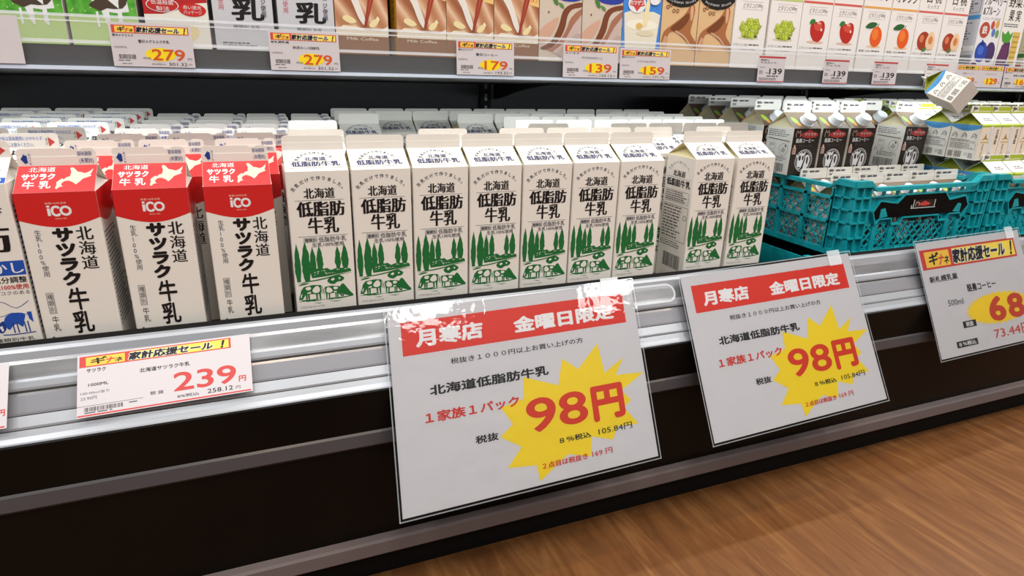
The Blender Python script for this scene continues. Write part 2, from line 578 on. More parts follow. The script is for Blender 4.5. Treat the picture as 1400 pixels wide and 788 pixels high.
TILT = 0.0371
CT, ST = math.cos(TILT), math.sin(TILT)


def deck(x, y, z=0.0):
    return (x, y * CT - z * ST, y * ST + z * CT)


def place(P, name, label, cat, loc, rot=(0, 0, 0), group=None):
    t = thing(name, label, cat, loc, rot, group)
    for k, me in P.items():
        link(k, me, t)
    return t


# ------------------------------------------------------------------ setting
ZF = -0.338
mb = MB(); mb.box((-4, -5, ZF - 0.05), (6, 1.2, ZF), FLOOR)
o = mb.build('floor'); o['kind'] = 'structure'

# ------------------------------------------------------------------ refrigerated case
X0, X1 = -1.3, 3.4
case = thing('refrigerated_display_case', 'long black open refrigerated dairy case holding all the milk cartons', 'display case', (0, 0, ZF))


def cpart(mb, name):
    for i, p in enumerate(mb.v):
        mb.v[i] = (p[0], p[1], p[2] - ZF)
    return mb.build(name, case)


mb = MB()
# deck for the cartons, tilted forwards, and the lower well under the crates
pts = [deck(0, -0.005, 0)[1:], deck(0, 0.60, 0)[1:], deck(0, 0.60, -0.02)[1:], deck(0, -0.005, -0.02)[1:]]
mb.prism(pts, X0, 0.715, BLACK_MATT, axis='X')
pts = [deck(0, 0.138, 0)[1:], deck(0, 0.60, 0)[1:], deck(0, 0.60, -0.02)[1:], deck(0, 0.138, -0.02)[1:]]
mb.prism(pts, 0.7152, 0.838, BLACK_MATT, axis='X')
pts = [deck(0, -0.005, -0.13)[1:], deck(0, 0.60, -0.13)[1:], deck(0, 0.60, -0.15)[1:], deck(0, -0.005, -0.15)[1:]]
mb.prism(pts, 0.7154, X1, BLACK_MATT, axis='X')
cpart(mb, 'deck')
mb = MB(); mb.box((X0, 0.63, ZF + 0.02), (X1, 0.66, 1.3), BLACK_BACK)
for x in (-0.52, 0.46, 1.38, 2.3):
    mb.box((x - 0.012, 0.62, 0.2), (x + 0.012, 0.6299, 1.3), BLACK_MATT)
    for k in range(14):
        mb.box((x - 0.003, 0.6188, 0.215 + k * 0.025), (x + 0.003, 0.6199, 0.229 + k * 0.025), STRIP)
cpart(mb, 'back_panel')
mb = MB(); mb.box((X0, -0.076, -0.279), (X1, -0.056, -0.0575), BLACK)
mb.box((X0, -0.0565, -0.285), (X1, -0.012, -0.17), BLACK_MATT)
cpart(mb, 'front_panel')
mb = MB()
mb.prism([(-0.0761, -0.108), (-0.079, -0.110), (-0.080, -0.125), (-0.0761, -0.129)], X0, X1, STRIP, axis='X')
cpart(mb, 'middle_strip')
mb = MB()
mb.prism([(-0.076, -0.2555), (-0.086, -0.2565), (-0.089, -0.259), (-0.089, -0.276), (-0.086, -0.279), (-0.076, -0.280)], X0, X1, BUMPER, axis='X')
cpart(mb, 'bumper_strip')
mb = MB(); mb.box((X0, -0.05, ZF), (X1, -0.03, -0.2855), BLACK_MATT)
cpart(mb, 'kick_plate')
# front rail: aluminium extrusion with ridges and grooves, and its black lip
rail = []
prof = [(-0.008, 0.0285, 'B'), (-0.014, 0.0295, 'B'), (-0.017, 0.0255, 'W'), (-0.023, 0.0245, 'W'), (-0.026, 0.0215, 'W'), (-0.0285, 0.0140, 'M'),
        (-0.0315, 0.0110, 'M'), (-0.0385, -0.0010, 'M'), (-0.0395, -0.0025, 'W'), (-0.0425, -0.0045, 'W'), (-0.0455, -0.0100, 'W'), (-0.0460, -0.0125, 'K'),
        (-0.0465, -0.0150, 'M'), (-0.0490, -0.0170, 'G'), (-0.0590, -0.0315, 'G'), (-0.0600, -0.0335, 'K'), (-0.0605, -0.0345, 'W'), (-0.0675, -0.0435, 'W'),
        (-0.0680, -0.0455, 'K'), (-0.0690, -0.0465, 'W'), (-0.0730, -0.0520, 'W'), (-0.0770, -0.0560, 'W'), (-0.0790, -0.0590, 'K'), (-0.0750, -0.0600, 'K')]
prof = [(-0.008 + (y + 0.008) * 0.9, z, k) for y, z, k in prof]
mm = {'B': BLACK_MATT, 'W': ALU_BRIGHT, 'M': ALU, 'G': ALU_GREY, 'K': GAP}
mb = MB()
for i in range(len(prof) - 1):
    a, b2 = prof[i], prof[i + 1]
    mb.add([(X0, a[0], a[1]), (X1, a[0], a[1]), (X1, b2[0], b2[1]), (X0, b2[0], b2[1])], [(3, 2, 1, 0)], mm[a[2]])
back = [(p[0], p[1]) for p in prof]
mb.add([(X0, -0.008, 0.0285), (X1, -0.008, 0.0285), (X1, -0.008, -0.06), (X0, -0.008, -0.06)], [(0, 1, 2, 3)], BLACK_MATT)
mb.add([(X0, -0.008, -0.06), (X1, -0.008, -0.06), (X1, -0.0683, -0.06), (X0, -0.0683, -0.06)], [(0, 1, 2, 3)], BLACK_MATT)
mb.box((0.0, 0, 0), (0.0001, 0.0001, 0.0001), BLACK_MATT) if False else None
cpart(mb, 'front_rail')

# clear ticket holder clipped on the rail between the two big signs
mb = MB()
pts = []
for a in range(-90, 91, 15):
    pts.append((0.0125 * math.cos(math.radians(a)) + 0.035, 0.0125 * math.sin(math.radians(a))))
pts += [(-0.03, 0.0125), (-0.03, -0.0125)]
holder = thing('ticket_holder', 'clear plastic ticket holder clipped on the rail between the two big white signs', 'ticket holder', (0.468, -0.0385, 0.0072), (math.radians(-34), 0, 0))
mb.prism(pts, -0.0012, 0.0, CLEAR)
mb.build('plate', holder)
mb = MB()
outer = [(0.0125 * math.cos(math.radians(a)) + 0.035, 0.0125 * math.sin(math.radians(a))) for a in range(-90, 91, 15)]
A = Art(mb, (0, -0.0012, 0), (1, 0, 0), (0, 0, 1), 1, 1, 0.0004)
A.stroke([(-0.03, -0.0125)] + outer + [(-0.03, 0.0125)], 0.003, CLEAR_EDGE)
mb.build('rim', holder)

# ------------------------------------------------------------------ upper shelf
shelf = thing('upper_shelf', 'dark enamel shelf with a clear plastic front guard above the milk cartons', 'shelf', (0, 0.12, 0.30))
mb = MB(); mb.box((X0, 0.0, 0.0), (X1, 0.49, 0.0255), SHELFM)
mb.box((X0, 0.012, -0.0008), (X1, 0.49, -0.0001), SHELF_UNDER)
mb.build('shelf_board', shelf)
mb = MB()
mb.box((X0, -0.013, 0.003), (X1, -0.0115, 0.055), CLEAR)
mb.build('front_guard', shelf)
mb = MB()
mb.box((X0, -0.0145, 0.0535), (X1, -0.010, 0.0565), CLEAR_EDGE)
mb.box((X0, -0.0145, 0.0485), (X1, -0.0131, 0.0500), CLEAR_EDGE)
mb.box((X0, -0.0145, 0.0265), (X1, -0.0131, 0.0300), CLEAR_EDGE)
mb.box((X0, -0.0160, -0.0012), (X1, -0.0002, 0.0028), EDGE_STRIP)
mb.build('guard_rim', shelf)
for x in (-0.52, 0.46, 1.38, 2.3):
    mb = MB()
    prof2 = [(0.06, -0.001)] + [(0.06 + 0.42 * t, -0.001 - 0.030 * t ** 2.2) for t in (0.2, 0.4, 0.6, 0.8, 1.0)] + [(0.495, -0.031), (0.495, -0.001)]
    mb.prism(prof2, x - 0.004 + 0.02, x + 0.004 + 0.02, BLACK_MATT, axis='X')
    mb.build('bracket', shelf)

# ------------------------------------------------------------------ white low-fat milk carton
def tree(A, u0, u1, v0, v1, m, seed):
    r = random.Random(seed); n = 11; L = []; R = []; c = (u0 + u1) / 2; h = (u1 - u0) / 2
    for i in range(n + 1):
        t = i / n; wd = h * ((0.55 + 0.45 * t / 0.28) if t < 0.28 else max(0.0, 1 - ((t - 0.28) / 0.72) ** 2.2))
        v = v0 + (v1 - v0) * t
        L.append((c - wd * r.uniform(0.85, 1.12), v)); R.append((c + wd * r.uniform(0.85, 1.12), v))
    L[-1] = (c, v1)
    A.poly(L + R[-2::-1], m, 1)


def cow(A, u, v, s, m, head=1, seed=0):
    # grazing cow in line and patch, about 14 x 11 units times s; head=1 faces right
    X = lambda a: u + head * a * s
    Y = lambda b: v + b * s
    Q = lambda pts: [(X(a), Y(b)) for a, b in pts]
    A.poly(Q([(0, 9.6), (-0.4, 6), (0, 4), (2.4, 3.6), (7, 4), (9.4, 4.6), (10.6, 2.4), (11.8, 0.6), (13.6, 0.5), (13.8, 2.2), (12.8, 4.6), (12.2, 7), (10.4, 9.2), (5, 10)]), m, 1)
    for a in (0.2, 2.2, 7.2, 8.6): A.poly(Q([(a, 4.6), (a + 1.3, 4.6), (a + 0.9, -0.2), (a + 0.1, -0.2)]), m, 1)
    A.stroke(Q([(-0.2, 9.2), (-1.2, 7), (-0.9, 3.4)]), 0.4 * s, m, 1)
    A.poly(Q([(1.6, 9.0), (0.6, 6.4), (1.6, 4.6), (4.4, 4.6), (5.4, 6.4), (3.6, 8.6)]), PAPER, 2, 2)
    A.poly(Q([(6.6, 9.0), (6.2, 7.4), (7.8, 6.6), (9.4, 7.4), (9.2, 8.6)]), PAPER, 2, 2); A.poly(Q([(6.2, 5.6), (8.8, 5.0), (8.4, 4.4), (6.6, 4.4)]), PAPER, 2, 0)
    A.poly(Q([(11.6, 4.6), (12.2, 2.2), (12.9, 1.6), (12.6, 3.6)]), PAPER, 2, 0)
    A.stroke(Q([(-1.5, -0.5), (4, -0.9), (9, -0.3), (14.5, -0.8)]), 0.8 * s, m, 1, 3, True)


def white_front(A):
    A.arctext('生乳だけで作りました。', 35, 147, 38.5, 137, 43, 4.9, GREY, bold=0.02)
    A.text('北海道', 18, 162, 52.5, 174, K, mincho=0.035)
    A.rect(8, 159.6, 62, 160.0, GREY)
    A.text('低脂肪', 9, 141, 63, 158.5, K, mincho=0.042)
    A.text('牛乳', 20, 120.5, 55, 140, K, mincho=0.038)
    A.rect(8, 117.3, 64, 117.8, GREY)
    A.frame(14, 110.3, 29, 116, 0.4, GREY); A.text('種類別', 15, 111.2, 28, 115.2, GREY, bold=0.02)
    A.text('低脂肪牛乳', 30.5, 110, 62.5, 116.4, GREY, bold=0.008)
    A.text('生乳100%使用', 23, 104.5, 59, 109.6, GREY, bold=0.008)
    for i, (u0, u1, v0, v1) in enumerate(((1.5, 8.5, 63, 110), (9.5, 19.5, 63, 112), (19, 26, 72, 105), (26.5, 34, 74, 106), (47.5, 54.5, 76, 104), (55, 63.5, 76, 106))):
        tree(A, u0, u1, v0, v1, GRN, i)
    r = random.Random(5)
    top = [(18 + i * 4.0, 76 + r.uniform(-2.5, 3.5) * (1 - i / 13)) for i in range(12)] + [(65, 75)]
    bot = [(66, 71.5), (55, 70), (45, 68.5), (36, 67.5), (28, 67), (20, 66.5)]
    A.poly(top + bot, GRN, 1)
    for i in range(16):
        uu = r.uniform(22, 60); vv = r.uniform(69.5, 75)
        A.poly([(uu, vv), (uu + r.uniform(1.5, 3.5), vv + r.uniform(-.6, .6)), (uu + r.uniform(1, 2.5), vv + r.uniform(.6, 1.4))], PAPER, 2)
    A.stroke([(3, 60.5), (12, 62.5), (24, 63.5), (38, 65.5), (52, 68.5), (66, 70)], 1.5, GRN, 1, 3, True)
    A.stroke([(4, 58.5), (10, 60), (16, 60.6)], 2.0, GRN, 1, 3, True)
    cow(A, 29, 39.5, 1.85, GRN, -1); cow(A, 34, 39.5, 1.55, GRN, 1)
    A.poly([(37, 62), (42, 66.5), (50, 68), (57, 64), (54, 60), (49, 59.5), (45, 57), (40, 58)], GRN, 1, 3)
    A.poly([(41, 63), (44, 65), (46, 63), (43, 61)], PAPER, 2); A.poly([(50, 65), (53, 64), (51, 62)], PAPER, 2)
    A.poly([(47, 46), (51, 53), (55, 57), (59, 52), (63, 46), (67, 41), (64, 39.5), (58, 42), (52, 44)], GRN, 2, 2)
    A.stroke([(6, 40), (14, 38.5), (26, 40.2)], 2.2, GRN, 1, 3, True); A.stroke([(36, 39.5), (48, 38.6), (66, 40)], 1.8, GRN, 1, 3, True)
    A.poly([(2.5, 41), (4, 42.5), (4.6, 40.5)], GRN)
    A.stroke([(20, 35), (26, 34.5), (30, 34.8)], 0.8, GRN, 1, 0, True); A.stroke([(38, 36), (46, 34.8), (52, 35.6)], 0.9, GRN, 1, 0, True)
    A.text('イラストはイメージです', 4, 29.3, 32, 32.0, GREY)


def white_roof(A, L):
    A.arctext('生乳だけで作りました。', 35, L * 0.24, 24, 150, 30, 4.2, GREY, bold=0.03)
    A.text('北海道', 23, L * 0.50, 47, L * 0.66, NAVY, mincho=0.025)
    A.rect(6, L * 0.485, 64, L * 0.494, GREY)
    A.text('低脂肪牛乳', 8, L * 0.22, 62, L * 0.45, NAVY, mincho=0.04)
    A.rect(6, L * 0.15, 64, L * 0.16, GREY)


def white_left(A):
    A.arctext('生乳だけで作りました。', 35, 150, 34, 137, 43, 4.2, GREY)
    A.text('北海道', 20, 163, 50, 172, K, mincho=0.035)
    A.rect(6, 160.6, 64, 161, GREY)
    A.text('低脂肪牛乳', 6, 148, 64, 159, K, mincho=0.045)
    A.frame(6, 124, 64, 142, 0.5, GREY); A.micro(8, 125, 62, 141, 5, GREY, 1, 0.5, 4)
    for t in (128, 133): A.rect(6, t, 64, t + .3, GREY)
    A.frame(4, 66, 65, 120, 0.6, K); A.micro(6, 68, 54, 119, 11, GREY, 1, 0.45, 6)
    A.ring(59, 104, 3.6, 0.8, K)
    A.micro(4, 54, 64, 64, 3, GREY, 1, 0.45, 8)
    A.bars(16, 22, 60, 44, 26, K)


def white_right(A):
    A.text('低脂肪牛乳', 6, 148, 64, 159, K, mincho=0.045)
    A.micro(6, 40, 62, 140, 16, GREY, 1, 0.4, 9)


WHITE = carton_meshes('low_fat_milk', .070, .070, .193, .0195, .0165, PAPER, front=white_front, left=white_left, right=white_right, roof_art=white_roof)

# ------------------------------------------------------------------ red-topped milk carton
HOKK = [(430, 195), (445, 200), (470, 220), (500, 225), (520, 230), (545, 222), (570, 205), (565, 222), (555, 238), (566, 244), (540, 252), (510, 260),
        (492, 275), (470, 290), (450, 278), (420, 268), (395, 270), (380, 280), (376, 290), (390, 298), (370, 300), (350, 312), (342, 306), (348, 287),
        (345, 275), (365, 262), (380, 255), (388, 262), (402, 250), (425, 245), (430, 222), (420, 202)]
RH = 0.180


def red_front(A):
    n = 12
    pts = [(0.3, 180), (0.3, 153)] + [(0.3 + 69.4 * i / n, 153 - 8.5 * math.sin(math.pi * i / n)) for i in range(1, n)] + [(69.7, 153), (69.7, 180)]
    A.poly(pts, RED, 1)
    A.text('酪農100年品質', 25, 168.0, 43, 170.2, PALE)
    # rounded capital logo
    A.rect(25.6, 156.5, 28.2, 164.0, WHT, 2); A.ellipse(26.9, 165.9, 1.5, 1.1, WHT, 2)
    A.stroke([(36, 163.8), (34.6, 165.2), (32.4, 165.4), (30.4, 164), (29.7, 161), (30.4, 158.2), (32.4, 156.8), (34.6, 157), (36, 158.4)], 2.3, WHT, 2, 3)
    A.ring(41.2, 161.1, 4.0, 2.3, WHT, 2, 24)
    A.text('SINCE 1895', 31, 152.6, 41, 154.0, PALE)
    A.vtext('サツラク', 25.5, 144.5, 18.5, 82, K, bold=0.062)
    A.vtext('牛乳', 27, 80, 19, 28, K, bold=0.022)
    A.vtext('北海道', 45.5, 145, 15.5, 98, K, mincho=0.018)
    A.vtext('生乳100%使用', 10.5, 143, 6.2, 93, GREY)
    A.frame(8.6, 53, 15, 76, 0.45, GREY); A.vtext('種類別', 9.2, 75, 5.2, 54, GREY)
    A.vtext('牛乳', 9, 50.5, 6.6, 33, K)
    A.micro(6, 20, 9, 28, 3, GREY)


def red_roof(A, L):
    A.rect(0.8, 0, 69.2, L, RED, 1)
    A.text('北海道', 10, L * 0.76, 33, L * 0.94, WHT, mincho=0.01)
    A.text('サツラク', 5, L * 0.46, 33.5, L * 0.70, WHT, bold=0.05)
    A.text('牛 乳', 7, L * 0.14, 31, L * 0.42, WHT, bold=0.02)
    A.poly([(35 + (x - 342) / 228 * 31, L * (0.10 + (312 - y) / 117 * 0.82)) for x, y in HOKK], PALE, 2)


def red_fin(A, f):
    A.poly([(4, f * 0.42), (7.5, f * 0.72), (7.5, f * 0.62), (9.5, f * 0.62), (9.5, f * 0.18), (7.5, f * 0.18), (7.5, f * 0.1)], DKB, 3)
    A.vtext('あけぐち', 10.4, f * 0.75, 2.6, f * 0.05, DKB)
    A.text('賞味期限', 53, f * 0.54, 66, f * 0.82, DKB)
    A.text('(未開封)', 54, f * 0.08, 66.5, f * 0.42, DKB)


def red_side(A):
    n = 8
    pts = [(0.3, 180), (0.3, 153)] + [(0.3 + 69.4 * i / n, 153 - 8.5 * math.sin(math.pi * i / n)) for i in range(1, n)] + [(69.7, 153), (69.7, 180)]
    A.poly(pts, RED, 1)
    A.micro(5, 30, 64, 138, 24, GREY, 1, 0.4, 12)


REDC = carton_meshes('red_top_milk', .070, .070, RH, .0215, .0175, PAPER, roof=PAPER, inner=PAPER, front=red_front, left=red_side, right=red_side,
                     roof_art=red_roof, fin_art=red_fin, fin_notch=True)


# ------------------------------------------------------------------ blue and white milk carton at the far left
def blue_front(A):
    A.text('北海', 30, 160, 62, 174, K, mincho=0.04)
    A.text('脂肪', 4, 122, 64, 152, K, mincho=0.06)
    A.rect(16, 98, 69.6, 113, BLUE, 1); A.text('むかし', 27, 100, 68.5, 111, WHT, mincho=0.02)
    A.text('成分調整', 40, 90, 69, 96.5, K, bold=0.01)
    A.text('生乳100%使用', 34, 83, 69, 88.5, REDI, bold=0.01)
    A.text('でコクのある', 39, 77.5, 69, 81.5, GREY)
    A.stroke([(6, 56), (20, 66), (30, 60), (42, 71), (54, 63), (66, 70)], 0.6, DKB, 1, 3); A.stroke([(30, 60), (40, 55), (50, 58), (66, 54)], 0.5, DKB, 1, 3)
    A.frame(22, 50, 34, 56, 0.5, DKB); A.poly([(20, 56), (28, 61), (36, 56)], BLUE, 1); A.micro(24, 51, 32, 55, 2, DKB)
    A.poly([(44, 40), (41, 47), (44, 55), (52, 58), (60, 56), (58, 48), (56, 42), (52, 46), (48, 44)], BLUE, 1, 3)
    A.poly([(62, 58), (66, 58), (66, 46), (63, 50)], BLUE, 1, 0)
    A.poly([(41, 50), (36, 46), (35, 39), (38, 37), (42, 42)], DKB, 1, 3)
    A.poly([(36.4, 44), (38, 38.5), (39.6, 40), (39, 45)], WHT, 2)
    for u in (48, 51.5, 58, 61): A.stroke([(u, 48), (u + .4, 36)], 1.1, DKB, 1)
    A.stroke([(38, 35), (48, 34.4), (66, 35.4)], 1.0, DKB, 1, 3)
    A.text('種類別牛乳', 30, 27, 64, 31, K); A.text('乳脂肪分 3.7', 30, 21.5, 64, 25.5, K)


def blue_roof(A, L):
    A.text('よつ葉', 22, L * 0.70, 60, L * 0.94, K, mincho=0.03)
    A.text('十勝', 14, L * 0.28, 64, L * 0.68, GREY, mincho=0.03)
    A.rect(10, L * 0.02, 69, L * 0.22, BLUE, 1); A.text('むかしぼり', 14, L * 0.04, 66, L * 0.20, WHT, bold=0.03)


def blue_fin(A, f):
    A.text('開封後は賞味期限にかかわらず、', 12, f * 0.52, 56, f * 0.80, ink('4c68b8'))
    A.text('お早めにお飲みください。', 14, f * 0.12, 46, f * 0.40, ink('4c68b8'))
    A.poly([(60, f * 0.75), (60, f * 0.12), (66, f * 0.42)], TREDI, 3)
    A.vtext('あけ', 57, f * 0.7, 2.6, f * 0.2, K)


def blue_side(A):
    A.micro(5, 30, 64, 170, 26, DKB, 1, 0.4, 15)


BLUEC = carton_meshes('blue_print_milk', .070, .070, .190, .021, .0165, PAPER, inner=PAPER, front=blue_front, left=blue_side, right=blue_side, roof_art=blue_roof, fin_art=blue_fin)

ORD = ['front', 'second', 'third', 'fourth', 'fifth', 'sixth', 'seventh', 'rearmost']
NTH = ['first', 'second', 'third', 'fourth', 'fifth', 'sixth', 'seventh', 'eighth', 'ninth', 'tenth']

WX = {0: [0.0, 0.0723, 0.1446, 0.2169, 0.2892, 0.3615, 0.4338, 0.557, 0.634],
      1: [0.011, 0.178, 0.295, 0.369, 0.442, 0.518, 0.634], 2: [0.371, 0.519, 0.592, 0.663, 0.734],
      3: [0.020, 0.378, 0.453, 0.527, 0.598, 0.669, 0.740], 4: [0.385, 0.459, 0.532, 0.603, 0.674, 0.746],
      5: [0.109, 0.322, 0.395, 0.469, 0.540, 0.611, 0.682, 0.753], 6: [0.111, 0.185, 0.256, 0.328, 0.400, 0.474, 0.683, 0.754],
      7: [0.113, 0.185, 0.257, 0.329, 0.402, 0.474, 0.547, 0.619, 0.692, 0.763]}
RX = {0: [-0.2525, -0.1690, -0.0845], 1: [-0.227, -0.154, -0.073], 2: [-0.208, -0.130, -0.054], 3: [-0.201, -0.122, -0.050], 4: [-0.193, -0.117, -0.044],
      5: [-0.187, -0.112, -0.039, 0.035], 6: [-0.187, -0.111, -0.038, 0.036], 7: [-0.182, -0.108, -0.037, 0.040]}
BX = {0: [-0.3985, -0.3255], 1: [-0.374, -0.300], 2: [-0.365, -0.288], 3: [-0.350, -0.275], 4: [-0.343, -0.268], 5: [-0.340, -0.262], 6: [-0.410, -0.337, -0.262], 7: [-0.405, -0.331, -0.257]}
for tbl, P, nm, look, ref, grp in (
        (WX, WHITE, 'milk_carton', 'white low-fat milk carton', '', 'white low-fat milk cartons'),
        (RX, REDC, 'milk_carton', 'red-topped white milk carton', '', 'red-topped milk cartons'),
        (BX, BLUEC, 'milk_carton', 'blue-printed white milk carton', '', 'blue-printed milk cartons')):
    for r, xs in tbl.items():
        for i, x in enumerate(xs):
            if r == 0 and P is WHITE:
                lab = '%s, %s from left in the front row along the rail' % (look, NTH[i] if i < 7 else ('second' if i == 7 else 'first'))
                if i == 7: lab = 'white low-fat milk carton showing its printed left side, second from teal crate'
                if i == 8: lab = 'white low-fat milk carton at the front right, next to the teal crate'
            else:
                lab = '%s, %s from left in its %s row' % (look, NTH[i], ORD[r]) + (' along the rail' if r == 0 else '')
                if r == 7: lab = '%s, %s from left in its rearmost row by the back panel' % (look, NTH[i])
            j = 0 if r == 0 else rng.uniform(-0.006, 0.006)
            place(P, nm, lab, 'milk carton', deck(x, 0.0725 * r, 0), (TILT, 0, j * 0.6), grp)


# ------------------------------------------------------------------ coffee cartons with screw caps
def coffee_front(A):
    A.rect(0.2, 0, 67.8, 88, BROWN, 1)
    A.ellipse(41, 76, 22, 6.2, TREDI, 2, 24); A.poly([(28, 80), (34, 83), (40, 86.5), (46, 83), (54, 80)], TREDI, 2)
    A.text('サツラク', 28, 74.2, 57, 79.8, WHT, 3, bold=0.02)
    A.stroke([(8, 72), (7, 79), (10, 84), (11.5, 80), (14, 80), (16, 84), (18, 79), (17, 72)], 1.2, PALE, 2, 2)
    A.text('酪農コーヒー', 9, 61, 54, 69.5, WHT, 2, bold=0.03)
    A.text('生乳 たっぷり', 18, 53, 50, 58, GREY, 2, bold=0.01)
    A.ring(36, 27, 21, 1.0, WHT, 2, 36); A.ring(36, 27, 17.6, 0.5, WHT, 2, 36)
    A.arctext('北海道産生乳使用', 36, 27, 19.2, 150, 30, 4.2, WHT)
    A.poly([(20, 30), (22, 38), (28, 42), (34, 40), (37, 33), (35, 24), (32, 14), (27, 10), (22, 13), (21, 20)], WHT, 3, 3)
    A.poly([(21, 36), (14, 40), (19, 32)], WHT, 3); A.poly([(33, 41), (39, 45), (37, 37)], WHT, 3)
    A.poly([(22, 35), (27, 37), (28, 29), (24, 27)], BROWN, 4, 2); A.poly([(32, 37), (35.5, 34), (33.5, 27), (31, 31)], BROWN, 4, 2); A.ellipse(26.5, 13.5, 3.4, 1.5, BROWN, 4)
    A.poly([(39, 36), (46, 38), (51, 30), (49, 16), (42, 11), (37, 12), (38, 22), (40, 30)], WHT, 3, 3); A.poly([(43, 33), (47, 33), (46.5, 20), (43, 23)], BROWN, 4, 2)
    A.rect(4, 40, 12, 52, PALE, 2); A.rect(6, 52, 10, 57, PALE, 2); A.micro(5, 41, 11, 51, 3, BROWN, 3)


def coffee_left(A):
    A.micro(5, 70, 60, 84, 4, GREY, 1, 0.4, 3)
    A.stroke([(6, 66), (62, 63)], 2.2, ink('8c8078'), 1)
    A.frame(12, 44, 26, 57, 0.5, GREY); A.micro(13, 52, 25, 56, 2, GREY, 1, .4, 7)
    A.ring(49, 47, 11, 0.6, GREY, 1, 28); A.poly([(42, 44), (48, 52), (55, 46), (50, 40)], ink('b9b4ae'), 1); A.poly([(50, 56), (54, 50), (55, 55)], K, 1)
    A.ring(9, 38, 3, .8, GREY, 1, 14); A.ring(24, 38, 3, .8, GREY, 1, 14)
    A.micro(14, 24, 62, 34, 3, GREY, 1, 0.4, 5)
    A.bars(8, 4, 56, 20, 28, K); A.micro(10, 1, 54, 3.4, 1, K)


def coffee_roof(A, L):
    A.rect(0.8, 0, 67.2, L, ink('75634f'), 1)
    A.ellipse(14, L * 0.45, 5.5, L * 0.26, ink('9cc24a'), 2, 16, 0.5); A.ellipse(17, L * 0.26, 4, L * 0.14, ink('e8a04a'), 3, 14, 0.5)


def coffee_fin(A, f):
    A.text('開封後は', 5, f * 0.58, 17, f * 0.85, K, bold=0.02); A.text('お早めに', 5, f * 0.22, 15, f * 0.46, K, bold=0.02)
    A.micro(22, f * .55, 58, f * .85, 1, GREY)


CW = 0.068
kw = dict(inner=plain('coffee_gusset', '#cfc3a0', 0.5), front=coffee_front, left=coffee_left, right=coffee_left, roof_art=coffee_roof)
COFFEE = carton_meshes('coffee', CW, CW, .088, .028, .020, PAPER, cap=True, fin_art=coffee_fin, **kw)
COFFEE_LOW = dict(COFFEE)
COFFEE_FLAT = carton_meshes('coffee_flat', CW, CW, .088, .028, .018, PAPER, fin_fold=True, **kw)

# lower layer inside the crate
for r in (0, 1):
    for i in range(5):
        lab = ('coffee carton sunk in the front teal crate, %s from left along its front wall' % NTH[i]) if r == 0 else \
              ('coffee carton in the coffee crate, lower layer, second row, %s from left' % NTH[i])
        place(COFFEE_LOW, 'coffee_carton', lab, 'coffee carton', deck(0.9465 + 0.0692 * i, 0.072 + 0.0722 * r, 0.0062), (TILT, 0, rng.uniform(-.008, .008)), 'coffee cartons in the lower layer')
for r in (2,):
    for i in range(5):
        place(COFFEE_FLAT, 'coffee_carton', 'coffee carton under the raised layer of the front teal crate, %s from left' % NTH[i], 'coffee carton',
              deck(0.9465 + 0.0692 * i, 0.072 + 0.0722 * r, 0.0062), (TILT, 0, 0), 'coffee cartons in the lower layer')
# raised layer
ROWN = ['front', 'second', 'third', 'fourth', 'fifth']
for r in range(5):
    for i in range(5):
        if r == 0 and i == 3: continue
        x = (0.925, 0.998, 1.072, 1.150, 1.224)[i] if r == 0 else 0.918 + 0.0725 * i
        lean = (0.0, 0, 0, 0, 0.03)[i] if r == 0 else 0
        lab = 'raised brown coffee carton, %s from left in the %s row above the crate' % (NTH[i if i < 4 else 4], ROWN[r])
        if r == 0 and i == 4: lab = 'raised brown coffee carton standing alone at right, its barcode side showing'
        if r == 0 and i == 0: lab = 'leftmost raised brown coffee carton of the front row, white side showing'
        place(COFFEE, 'coffee_carton', lab, 'coffee carton', deck(x, 0.190 + 0.0725 * r, 0.1285 + (0.002 if lean else 0)), (TILT, lean, 0), 'raised coffee cartons')


# ------------------------------------------------------------------ yoghurt drink cartons at the far right
CREAM = ink('e9d9c8')


YW = 0.060


def yo_front(A):
    A.rect(0.3, 0, 67.7, 80, CREAM, 1)
    A.rect(0.3, 76, 67.7, 80, OLV, 2)
    A.poly([(8, 46), (16, 52), (20, 62), (24, 52), (32, 46), (20, 49)], ink('a8834a'), 2)
    A.rect(6, 40, 34, 43, ink('c9b06a'), 2)
    A.vtext('のむヨーグルト', 14, 38, 7, 4, ink('6b5238'), 2, bold=0.02); A.vtext('北海道', 52, 72, 9, 36, ink('6b5238'), 2, bold=0.02)
    A.stroke([(34, 78), (44, 14)], 9, ink('cfd2d6'), 2); A.stroke([(34, 78), (44, 14)], 3, WHT, 3); A.ellipse(45, 14, 6, 5, ink('b9bec6'), 3)


def yo_left(A):
    A.poly([(0.3, 80), (0.3, 74)] + [(0.3 + 67.4 * i / 10, 74 - 9 * math.sin(math.pi * i / 10)) for i in range(1, 10)] + [(67.7, 74), (67.7, 80)], LBL, 1)
    A.text('ヨーグルト', 24, 69, 44, 73, DKB, 2)
    for u in (6, 28, 50):
        A.stroke([(u, 50), (u + 3, 58), (u + 7, 60), (u + 11, 54), (u + 9, 49)], 1.6, GREY, 1, 2); A.stroke([(u + 3, 52), (u + 10, 57)], 1.4, GREY, 1)
    A.micro(4, 40, 64, 46, 2, GREY); A.frame(4, 24, 64, 38, .5, GREY); A.micro(6, 25, 62, 37, 4, GREY, 1, .45, 8)
    A.bars(5, 4, 16, 18, 8, K); A.bars(20, 4, 36, 18, 10, K, 1, 7); A.ring(46, 12, 3, .8, GREY); A.micro(52, 4, 64, 16, 4, GREY)


def yo_roof(A, L):
    A.rect(0.8, 0, 67.2, L * .12, OLV, 1); A.micro(20, L * .35, 50, L * .6, 2, GREY)


